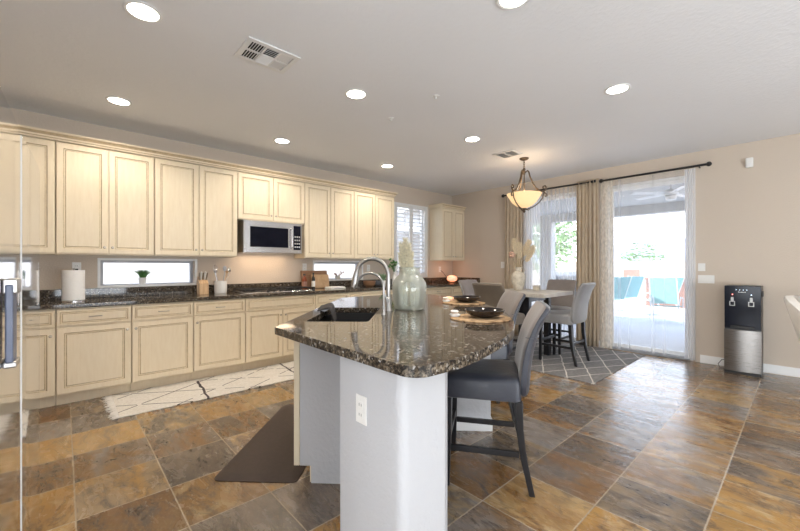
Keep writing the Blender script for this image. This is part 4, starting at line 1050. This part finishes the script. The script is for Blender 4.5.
def curtain(label, xa, xb, z0, z1, folds, amp, mat, y, thick=0.0015, name='curtain', seed=0, flare=0.0):
    rd = random.Random(seed); bm = B(); n = folds * 10; nz = 14
    ph = [rd.uniform(-0.5, 0.5) for _ in range(folds + 2)]; grid = []
    for j in range(nz + 1):
        z = z1 + (z0 - z1) * j / nz; row = []
        for i in range(n + 1):
            s = i / n; x = xa + (xb - xa) * s; f = s * folds
            a = amp * (0.75 + 0.35 * math.sin(f * 1.7 + 1)); k = int(f)
            yy = y + a * math.sin(2 * PI * f + ph[k] * 0.4) * (0.7 + 0.4 * j / nz) + amp * 0.25 * math.sin(5 * s + j * 0.4)
            xx = x + flare * (s - 0.5) * j / nz + 0.25 * amp * math.sin(4 * PI * f)
            row.append(bm.verts.new((xx, yy, z)))
        grid.append(row)
    for a, b in zip(grid, grid[1:]):
        for i in range(n): bm.faces.new((a[i], a[i + 1], b[i + 1], b[i]))
    o = obj(name, bm, mat, None, 80)
    if thick: sm = o.modifiers.new('thick', 'SOLIDIFY'); sm.thickness = thick
    return tag(o, label, 'curtain')
yc = YB - 0.085
curtain('beige drape at the far left of the left sliding door', -3.70, -3.36, 0.02, 2.56, 5, 0.028, 'drape', yc - 0.02, 0.003, seed=1)
curtain('sheer white curtain across the left sliding door behind the dining table', -3.03, -2.40, 0.02, 2.53, 9, 0.013, 'sheer', yc + 0.035, 0, 'sheer_curtain', 2)
curtain('gathered white voile beside the beige drape at the left sliding door', -3.36, -3.04, 0.02, 2.53, 7, 0.016, 'sheerfull', yc + 0.03, 0, 'sheer_curtain', 7)
curtain('wide beige drape between the two sliding doors', -2.42, -2.09, 0.02, 2.58, 6, 0.03, 'drape', yc - 0.02, 0.003, seed=3)
curtain('narrow cream textured curtain beside the right sliding door', -2.075, -1.90, 0.02, 2.56, 4, 0.016, 'sheerbeige', yc - 0.01, 0, seed=4)
curtain('sheer white curtain across the right sliding door', -1.89, -1.06, 0.03, 2.52, 6, 0.010, 'sheer', yc + 0.03, 0, 'sheer_curtain', 5)
curtain('gathered end of white voile at the right jamb of the right sliding door', -1.055, -0.94, 0.03, 2.52, 4, 0.014, 'sheerfull', yc + 0.03, 0, 'sheer_curtain', 6)

# ------------------------------------------------------------------ wall fittings on the door wall
outlet('light_switch', 'white light switch left of the beige drape on the door wall', (-3.81, YB - 0.001, 1.27), 0, 'switch', 0.075, 0.12, 'switch')
outlet('light_switch', 'single white light switch right of the patio door, above the wide switch plate', (-0.885, YB - 0.001, 1.235), 0, 'switch', 0.075, 0.10, 'switch')
outlet('light_switch', 'wide white three-gang switch plate below the single switch', (-0.84, YB - 0.001, 1.08), 0, 'switch', 0.165, 0.105, 'switch', 3)
t = thing('motion_sensor', 'small white motion sensor high on the door wall above the water dispenser', 'sensor', (-0.435, YB - 0.001, 2.49))
bm = B(); box(bm, -0.035, 0.035, -0.04, 0, -0.06, 0.06); b_ = obj('housing', bm, 'plastic', t, 0, 0.012)
bm = B(); box(bm, -0.022, 0.022, -0.0445, -0.0405, -0.045, -0.01); obj('lens', bm, 'white', t, 0, 0.002)

# ------------------------------------------------------------------ water dispenser (front looks along -y)
t = thing('water_dispenser', 'tall black and stainless water dispenser standing against the door wall', 'water dispenser', (-0.47, 5.91, 0), 0)
bm = B(); box(bm, -0.155, 0.155, -0.145, 0.165, 0.012, 1.02); obj('body', bm, 'blackmatte', t, 0, 0.006)
bm = B(); 
def curved_front(x0, x1, z0, z1, bulge, y0):
    bm = B(); pts = [(x0, y0)] 
    n = 10; fr_ = [(x0 + (x1 - x0) * i / n, y0 - 0.012 - bulge * (1 - (2 * i / n - 1) ** 2)) for i in range(n + 1)]
    prism(bm, [(x0, y0)] + fr_ + [(x1, y0)], z0, z1); return bm
up = tag(obj('upper_panel', curved_front(-0.155, 0.155, 0.53, 1.02, 0.0, -0.146), 'blackgloss', t, 30, 0.003), 'glossy black upper panel', None)
lw_ = tag(obj('door', curved_front(-0.158, 0.158, 0.035, 0.515, 0.018, -0.146), 'steeldark', t, 30, 0.003), 'brushed steel lower door', None)
bm = B(); box(bm, -0.158, 0.158, -0.165, -0.10, 0.0, 0.03); obj('plinth', bm, 'blackmatte', t, 0, 0.003)
bm = B(); box(bm, -0.10, 0.10, -0.19, -0.1585, 0.535, 0.56); obj('drip_tray', bm, 'blackmatte', up, 0, 0.004)
for k, x in enumerate((-0.085, 0.075)):
    bm = B(); box(bm, x - 0.012, x + 0.012, -0.19, -0.1585, 0.845, 0.89); tp = tag(obj('tap', bm, 'chrome', up, 0, 0.003), 'chrome dispensing tap', None)
    bm = B(); frame_bm(bm, 'x', -0.185, -0.175, x - 0.024, x + 0.024, 0.79, 0.843, 0.007); obj('lever', bm, 'chrome', up, 0)
    bm = B(); box(bm, x - 0.005, x + 0.005, -0.1605, -0.1585, 0.915, 0.925); obj('indicator', bm, 'led' if k == 0 else 'ledblue', up, 0)
bm = B()
for k in range(4): box(bm, -0.055 + 0.03 * k, -0.049 + 0.03 * k, -0.1600, -0.1585, 0.972, 0.978)
obj('status_lights', bm, 'ledblue', up, 0)
bm = B()
for k in range(6): box(bm, -0.035 + 0.011 * k, -0.027 + 0.011 * k, -0.1600, -0.1585, 0.945, 0.951 + (0.003 if k in (0, 5) else 0))
obj('logo_mark', bm, 'plastic', up, 0)
bm = B(); box(bm, 0.1555, 0.168, -0.07, 0.0, 0.90, 0.965); obj('side_latch', bm, 'blackmatte', t, 0, 0.003)
bm = B(); tube(bm, [(-0.645, 6.04, 0.10), (-0.68, 6.02, 0.09), (-0.71, 5.99, 0.04), (-0.69, 5.94, 0.006), (-0.645, 5.93, 0.006)], 0.004, 6)
bmesh.ops.translate(bm, vec=(0.47, -5.91, 0), verts=bm.verts[:]); tag(obj('power_cord', bm, 'darkslot', t), 'thin dark power cord', None)

# ------------------------------------------------------------------ ivory chair at the right edge
t = thing('tub_chair', 'ivory upholstered tub chair cut off by the right edge of the picture', 'chair', (0.285, 4.72, 0), R(80))
def tub(bm, ztop, zbot, ro, ri, a0, a1, n=28):
    rows = []
    for i in range(n + 1):
        a = R(a0 + (a1 - a0) * i / n); s = abs(i / n - 0.5) * 2; zt = ztop - 0.26 * s ** 2.2
        c, d = math.cos(a), math.sin(a); pr = [(ro * 0.52, zbot), (ro * 0.80, zbot + (zt - zbot) * 0.55), (ro * 1.0, zt - 0.03), (ro * 0.985, zt - 0.006), (ri + 0.02, zt), (ri, zt - 0.03), (ro * 0.72, zbot + (zt - zbot) * 0.55), (ri * 0.5, zbot)]
        rows.append([bm.verts.new((c * r_, d * r_, z_)) for r_, z_ in pr])
    m = len(rows[0])
    for a, b in zip(rows, rows[1:]):
        for k in range(m): bm.faces.new((a[k], a[(k + 1) % m], b[(k + 1) % m], b[k]))
    bm.faces.new(rows[0][::-1]); bm.faces.new(rows[-1]); return bm
obj('backrest', tub(B(), 0.99, 0.22, 0.40, 0.32, 15, 165 + 0), 'chairwhite', t, 50)
bm = B(); lathe(bm, [(0, 0.23), (0.155, 0.23), (0.235, 0.50), (0.22, 0.55), (0.15, 0.57), (0, 0.575)], 32)
for v in bm.verts: v.co.y -= 0.02 if v.co.y < 0 else 0
obj('seat', bm, 'chairwhite', t, 50)
for (x, y) in ((-0.12, -0.12), (0.12, -0.12), (-0.12, 0.12), (0.12, 0.12)):
    bm = B(); tube(bm, [(x, y, 0.0), (x * 0.95, y * 0.95, 0.229)], [0.014, 0.02], 10); obj('leg', bm, 'blackwood', t)
bm = B(); bmesh.ops.create_uvsphere(bm, u_segments=20, v_segments=12, radius=1, matrix=Matrix.Diagonal((0.2, 0.07, 0.2, 1)))
for v in bm.verts: v.co.x = math.copysign(abs(v.co.x / 0.2) ** 0.7 * 0.2, v.co.x); v.co.z = math.copysign(abs(v.co.z / 0.2) ** 0.7 * 0.2, v.co.z)
o = obj('throw_pillow', bm, 'paper', None, 60); o.location = (0.335 - 0.25, 4.72 + 0.02, 0.79 + 0.06); o.rotation_euler = (R(-10), 0, R(82)); o.location = (0.13, 4.74, 0.86)
tag(o, 'white pillow propped inside the ivory tub chair', 'pillow')

# ------------------------------------------------------------------ ceiling fittings
grp = 'recessed ceiling lights'
spots = [(-2.605, 0.345, 'recessed ceiling light at the top left corner, beside the large vent'), (-4.165, 0.37, 'recessed ceiling light nearest the leftmost upper cabinets'), (-2.61, 1.87, 'recessed ceiling light right of the large vent, nearest the sprinkler heads'),
         (-4.18, 1.92, 'recessed ceiling light in front of the microwave cabinets'), (-4.17, 3.555, 'small distant recessed ceiling light near the end of the upper cabinet row'), (-2.615, 3.54, 'recessed ceiling light left of the pendant and small vent'),
         (-1.055, 3.44, 'recessed ceiling light alone at the right, in front of the patio door'), (-1.08, 1.84, 'recessed ceiling light cut off by the top edge of the picture')]
for x, y, lab in spots:
    t = thing('recessed_light', lab, 'ceiling light', (x, y, H), 0, grp)
    bm = B(); lathe(bm, [(0.078, -0.001), (0.098, -0.001), (0.098, -0.004), (0.090, -0.009), (0.078, -0.007)], 36, caps=False)
    bm.faces.ensure_lookup_table(); obj('trim_ring', bm, 'white', t)
    bm = B(); lathe(bm, [(0, -0.001), (0.077, -0.001), (0.077, -0.005), (0, -0.007)], 32); tag(obj('lens', bm, 'lamp', t), 'glowing warm white lens', None)
    light('recessed_lamp', 'SPOT', (x, y, H - 0.03), (0, 0, 0), 29, (1.0, 0.88, 0.74), spot_size=R(150), spot_blend=0.6, shadow_soft_size=0.07)
# kitchen supply vent: six louvre groups
vx0, vx1, vy0, vy1 = -2.705, -2.415, 0.885, 1.25
t = thing('ceiling_vent', 'large square-grilled white air vent on the ceiling above the floor left of the island', 'vent', (0, 0, H))
bm = B(); box(bm, vx0 + 0.01, vx1 - 0.01, vy0 + 0.01, vy1 - 0.01, -0.003, -0.001); obj('duct_opening', bm, 'darkslot', t, 0)
bm = B(); frame_bm(bm, 'y', 0, 0, 0, 0, 0, 0, 0) if False else None
fw = 0.035
for (a, b, c, d) in ((vx0, vx1, vy0, vy0 + fw), (vx0, vx1, vy1 - fw, vy1), (vx0, vx0 + fw, vy0 + fw, vy1 - fw), (vx1 - fw, vx1, vy0 + fw, vy1 - fw), ((vx0 + vx1) / 2 - 0.008, (vx0 + vx1) / 2 + 0.008, vy0 + fw, vy1 - fw)):
    box(bm, a, b, c, d, -0.012, -0.0035)
iw = (vy1 - vy0 - 2 * fw) / 3
for k in (1, 2): box(bm, vx0 + fw, vx1 - fw, vy0 + fw + iw * k - 0.006, vy0 + fw + iw * k + 0.006, -0.012, -0.0035)
obj('frame', bm, 'white', t, 0, 0.001)
for ix in range(2):
    for iy in range(3):
        bm = B(); xa = vx0 + fw if ix == 0 else (vx0 + vx1) / 2 + 0.008; xb = (vx0 + vx1) / 2 - 0.008 if ix == 0 else vx1 - fw
        ya = vy0 + fw + iw * iy + 0.006; yb = ya + iw - 0.012
        if iy == 1:
            ns = 5
            for k in range(ns):
                xx = xa + (xb - xa) * (k + 0.5) / ns; mt = Matrix.Translation((xx, 0, -0.009)) @ Matrix.Rotation(R(35 if ix else -35), 4, 'Y'); box(bm, -0.0065, 0.0065, ya, yb, -0.0008, 0.0008, mat=mt)
        else:
            ns = 5
            for k in range(ns):
                yy = ya + (yb - ya) * (k + 0.5) / ns; mt = Matrix.Translation((0, yy, -0.009)) @ Matrix.Rotation(R(40 if iy == 0 else -35), 4, 'X'); box(bm, xa, xb, -0.0065 if iy == 0 else -0.008, 0.0065 if iy == 0 else 0.008, -0.0008, 0.0008, mat=mt)
        obj('louvres', bm, 'white', t, 0)
t = thing('ceiling_vent', 'small white slatted air vent on the ceiling beside the pendant light', 'vent', (0, 0, H))
vx0, vx1, vy0, vy1 = -2.80, -2.50, 4.22, 4.50
bm = B(); box(bm, vx0 + 0.01, vx1 - 0.01, vy0 + 0.01, vy1 - 0.01, -0.003, -0.001); obj('duct_opening', bm, 'darkslot', t, 0)
bm = B()
for (a, b, c, d) in ((vx0, vx1, vy0, vy0 + fw), (vx0, vx1, vy1 - fw, vy1), (vx0, vx0 + fw, vy0 + fw, vy1 - fw), (vx1 - fw, vx1, vy0 + fw, vy1 - fw), ((vx0 + vx1) / 2 - 0.015, (vx0 + vx1) / 2 + 0.015, vy0 + fw, vy1 - fw)):
    box(bm, a, b, c, d, -0.012, -0.0035)
obj('frame', bm, 'white', t, 0, 0.001)
bm = B()
for k in range(9):
    yy = vy0 + fw + (vy1 - vy0 - 2 * fw) * (k + 0.5) / 9; mt = Matrix.Translation((0, yy, -0.009)) @ Matrix.Rotation(R(40), 4, 'X'); box(bm, vx0 + fw, vx1 - fw, -0.0065, 0.0065, -0.0008, 0.0008, mat=mt)
obj('louvres', bm, 'white', t, 0)
for x, y, lab in ((-2.17, 2.41, 'nearer small white sprinkler head on the ceiling above the island'), (-2.80, 2.435, 'further small white sprinkler head on the ceiling above the island')):
    t = thing('sprinkler_head', lab, 'sprinkler', (x, y, H), 0, 'ceiling sprinkler heads')
    bm = B(); lathe(bm, [(0, -0.001), (0.03, -0.001), (0.028, -0.006), (0.012, -0.008), (0, -0.008)], 20); obj('escutcheon', bm, 'white', t)
    bm = B(); tube(bm, [(0, 0, -0.0085), (0, 0, -0.03)], 0.005, 8); lathe(bm, [(0, -0.03), (0.014, -0.03), (0.014, -0.032), (0, -0.032)], 14); obj('deflector', bm, 'white', t)

# ------------------------------------------------------------------ pendant
pd = thing('pendant_light', 'bronze scroll pendant with a lit alabaster bowl over the dining table', 'pendant light', (-2.60, 4.70, 0))
bm = B(); lathe(bm, [(0, 2.739), (0.062, 2.739), (0.062, 2.728), (0.045, 2.715), (0.012, 2.705), (0, 2.705)], 28); obj('canopy', bm, 'bronze', pd)
bm = B(); z = 2.705
for k in range(4):
    pts = [(0.011 * math.cos(a) * (1 if k % 2 else 0), 0.011 * math.cos(a) * (0 if k % 2 else 1), z - 0.014 + 0.018 * math.sin(a)) for a in [2 * PI * i / 12 for i in range(13)]]
    tube(bm, pts, 0.003, 6); z -= 0.026
obj('chain', bm, 'bronze', pd)
bm = B(); lathe(bm, [(0, 2.61), (0.012, 2.605), (0.020, 2.585), (0.012, 2.565), (0.022, 2.545), (0.014, 2.52), (0.008, 2.50), (0.008, 2.30), (0.018, 2.28), (0.010, 2.25), (0.0, 2.25)], 18); obj('stem', bm, 'bronze', pd)
for k in range(3):
    a = R(25 + 120 * k); c, s = math.cos(a), math.sin(a)
    P_ = [(0.015, 2.545), (0.045, 2.565), (0.062, 2.54), (0.075, 2.48), (0.10, 2.42), (0.12, 2.37), (0.155, 2.315), (0.20, 2.275), (0.245, 2.262), (0.275, 2.28), (0.285, 2.315), (0.268, 2.338), (0.245, 2.33), (0.240, 2.31), (0.252, 2.30)]
    ar = B(); tube(ar, [(r_ * c, r_ * s, z_) for r_, z_ in P_], 0.010, 8); ao = obj('arm', ar, 'bronze', pd)
    Q = [(0.245, 2.262), (0.265, 2.24), (0.285, 2.225), (0.292, 2.20), (0.278, 2.188), (0.265, 2.20)]
    ar = B(); tube(ar, [(r_ * c, r_ * s, z_) for r_, z_ in Q], 0.008, 8); 
    Q = [(0.255, 2.25), (0.235, 2.17), (0.19, 2.11), (0.12, 2.06), (0.05, 2.035), (0.02, 2.03)]
    tube(ar, [(r_ * c, r_ * s, z_) for r_, z_ in Q], 0.008, 8)
    Q = [(0.03, 2.03), (0.055, 2.015), (0.07, 2.025), (0.06, 2.04)]; tube(ar, [(r_ * c, r_ * s, z_) for r_, z_ in Q], 0.005, 8)
    obj('scroll', ar, 'bronze', ao)
bm = B(); lathe(bm, [(0, 2.052), (0.05, 2.058), (0.11, 2.085), (0.165, 2.135), (0.20, 2.19), (0.232, 2.245), (0.225, 2.248), (0.19, 2.195), (0.155, 2.142), (0.10, 2.095), (0, 2.07)], 40); tag(obj('bowl_shade', bm, 'alabaster', pd, 50), 'glowing cream alabaster bowl', None)
bm = B(); lathe(bm, [(0, 2.05), (0.035, 2.048), (0.03, 2.03), (0.012, 2.02), (0.018, 2.005), (0.006, 1.985), (0, 1.975)], 18); obj('finial', bm, 'bronze', pd)
light('pendant_lamp', 'POINT', (-2.60, 4.70, 2.32), (0, 0, 0), 4, (1.0, 0.78, 0.52), shadow_soft_size=0.06)

# ------------------------------------------------------------------ outdoors
bm = B(); box(bm, -12.0, 10.0, YB + 0.19, 13.5, -0.22, -0.04); struct('patio_slab', bm, 'patio', smooth=0)
bm = B(); box(bm, -40.0, 40.0, 13.5, 45.0, -0.26, -0.06); box(bm, -12, XA - 0.2, -6, YB + 0.18, -0.26, -0.06); struct('yard_ground', bm, 'gravel', smooth=0)
bm = B(); box(bm, -9.0, 6.0, YB + 0.21, 9.9, 2.62, 2.85); box(bm, -9.0, 6.0, 9.62, 9.9, 2.42, 2.62); struct('patio_cover', bm, 'stucco', smooth=0)
bm = B(); box(bm, -4.85, -4.55, 9.62, 9.88, -0.04, 2.42)
o = obj('patio_post', bm, 'stucco', None, 0); tag(o, 'square stucco post carrying the patio cover', 'post', None)
bm = B(); box(bm, -30, 30, 21.0, 21.2, -0.2, 1.45); box(bm, -30, 30, 20.97, 21.23, 1.45, 1.5); o = obj('block_fence', bm, 'block', None, 0); tag(o, 'pale block fence at the back of the yard', 'fence')
bm = B(); box(bm, -7.4, -7.2, -6, 13.0, -0.2, 2.2); o = obj('side_fence', bm, 'blockside', None, 0); tag(o, 'white block fence seen through the low kitchen windows', 'fence')
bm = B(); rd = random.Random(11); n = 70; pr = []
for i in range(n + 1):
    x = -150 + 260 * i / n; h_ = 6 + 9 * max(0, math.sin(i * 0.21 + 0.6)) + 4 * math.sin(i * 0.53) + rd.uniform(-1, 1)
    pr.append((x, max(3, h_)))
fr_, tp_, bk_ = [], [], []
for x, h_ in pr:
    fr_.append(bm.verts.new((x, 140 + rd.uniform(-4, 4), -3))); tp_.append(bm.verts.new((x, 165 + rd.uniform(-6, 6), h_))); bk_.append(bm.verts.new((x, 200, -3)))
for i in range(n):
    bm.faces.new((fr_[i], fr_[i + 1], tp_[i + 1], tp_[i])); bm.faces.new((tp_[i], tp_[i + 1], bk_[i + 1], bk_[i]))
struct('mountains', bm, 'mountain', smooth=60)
bm = B(); box(bm, -160, 160, 45, 205, -3.2, -0.3); struct('desert_ground', bm, 'gravel', smooth=0)
def tree(name, label, loc, h, r, n, seed):
    t = thing(name, label, 'tree', loc, 0, 'trees beyond the patio'); rd = random.Random(seed)
    bm = B(); tube(bm, [(0, 0, 0), (0.05, 0.02, h * 0.4), (0.0, 0.1, h * 0.62)], [0.16, 0.12, 0.07], 10)
    for k in range(5):
        a = k * 1.26; tube(bm, [(0.03, 0.03, h * 0.4), (math.cos(a) * r * 0.5, math.sin(a) * r * 0.5, h * 0.7)], [0.07, 0.03], 7)
    obj('trunk', bm, 'bark', t)
    bm = B()
    for k in range(n):
        d = Vector((rd.gauss(0, 1), rd.gauss(0, 1), rd.gauss(0, 0.75))).normalized() * r * rd.uniform(0.45, 1.0)
        c = Vector((0, 0, h * 0.72)) + d
        q = Matrix.Translation(c) @ Matrix.Rotation(rd.random() * 6, 4, 'Z') @ Matrix.Rotation(rd.random() * 6, 4, 'X')
        s = rd.uniform(0.08, 0.17)
        vs = [bm.verts.new(q @ Vector(p)) for p in ((-s, 0, 0), (0, -s * 0.5, 0), (s, 0, 0.02), (0, s * 0.5, 0))]; bm.faces.new(vs)
    obj('crown', bm, 'treeleaf', t, 0)
tree('garden_tree', 'leafy green tree seen through the left sliding door', (-8.6, 17.5, -0.05), 3.6, 1.7, 1500, 5)
tree('garden_tree', 'pale green shrub tree beyond the block fence seen through the right sliding door', (-6.6, 26.0, -0.05), 2.2, 1.2, 500, 6)
# covered grill
t = thing('covered_grill', 'barbecue grill under a grey cover seen through the left sliding door', 'grill', (-4.55, 10.6, -0.038), R(15))
bm = B(); sweep_profile(bm, [(-0.30, 0.0), (0.30, 0.0), (0.30, 0.85), (0.24, 1.0), (0.10, 1.12), (-0.08, 1.13), (-0.24, 1.02), (-0.30, 0.85)], -0.42, 0.42, 'x'); obj('cover', bm, 'cover', t, 30, 0.03)
bm = B(); box(bm, -0.72, -0.425, -0.25, 0.25, 0.78, 0.86); box(bm, 0.425, 0.72, -0.25, 0.25, 0.78, 0.86); obj('side_shelf', bm, 'cover', t, 0, 0.01)
# sling chairs
def sling(label, loc, rz, mat):
    t = thing('patio_chair', label, 'chair', (*loc, -0.039), rz, 'sling chairs on the patio')
    for s in (-1, 1):
        bm = B(); x = s * 0.27
        tube(bm, [(x, 0.30, 0.0), (x, 0.24, 0.40), (x, -0.22, 0.36), (x, -0.48, 1.02)], 0.012, 8); tube(bm, [(x, -0.38, 0.0), (x, -0.22, 0.36), (x, 0.0, 0.58), (x, 0.26, 0.58), (x, 0.24, 0.40)], 0.012, 8); obj('side_frame', bm, 'white', t)
    bm = B(); pr = [(0.24, 0.41), (-0.20, 0.365)]; 
    a = [bm.verts.new((sx_, y_, z_)) for sx_ in (-0.255, 0.255) for y_, z_ in ((0.24, 0.405), (0.0, 0.365), (-0.215, 0.365))]
    bm.faces.new((a[0], a[1], a[4], a[3])); bm.faces.new((a[1], a[2], a[5], a[4])); o = obj('seat', bm, mat, t, 0); o.modifiers.new('t', 'SOLIDIFY').thickness = 0.01
    bm = B(); a = [bm.verts.new((sx_, y_, z_)) for sx_ in (-0.255, 0.255) for y_, z_ in ((-0.24, 0.40), (-0.36, 0.70), (-0.475, 1.0))]
    bm.faces.new((a[0], a[1], a[4], a[3])); bm.faces.new((a[1], a[2], a[5], a[4])); o = obj('backrest', bm, mat, t, 0); o.modifiers.new('t', 'SOLIDIFY').thickness = 0.01
    return t
sling('teal sling chair on the patio, leftmost through the right sliding door', (-3.55, 10.9), R(60), 'teal')
sling('second teal sling chair on the patio, between the other two', (-3.50, 11.85), R(60), 'teal')
sling('pale aqua sling chair on the patio next to the low terracotta block wall', (-2.55, 11.5), R(60), 'aqua')
sling('large pale aqua sling chair on the patio nearest the right jamb of the door', (-2.12, 10.2), R(200), 'aqua')
bm = B(); box(bm, -3.5, -1.3, 14.2, 14.9, -0.058, 0.80); box(bm, -3.55, -1.25, 14.15, 14.95, 0.80, 0.86); o = obj('fire_pit_bench', bm, 'terracotta', None, 0); tag(o, 'low terracotta block bench in the yard behind the sling chairs', 'bench')
bm = B(); box(bm, -5.78, -5.25, 19.7, 20.3, -0.058, 1.08); o = obj('brick_planter', bm, 'terracotta', None, 0, 0.02); tag(o, 'square terracotta planter block in front of the back fence', 'planter')
# patio fan
t = thing('patio_fan', 'white ceiling fan hanging from the patio cover', 'ceiling fan', (-1.45, 7.3, 0))
bm = B(); tube(bm, [(0, 0, 2.619), (0, 0, 2.50)], 0.014, 10); obj('downrod', bm, 'white', t)
bm = B(); lathe(bm, [(0, 2.50), (0.09, 2.49), (0.11, 2.45), (0.09, 2.40), (0, 2.39)], 24); obj('motor', bm, 'white', t)
bm = B(); lathe(bm, [(0, 2.389), (0.08, 2.385), (0.07, 2.33), (0, 2.31)], 20); obj('light_globe', bm, 'crock', t)
for k in range(5):
    mt = Matrix.Rotation(R(72 * k + 10), 4, 'Z') @ Matrix.Translation((0, 0, 2.44)) @ Matrix.Rotation(R(10), 4, 'X')
    bm = B(); box(bm, 0.10, 0.62, -0.06, 0.06, -0.004, 0.004, mat=mt); obj('blade', bm, 'white', t, 0)
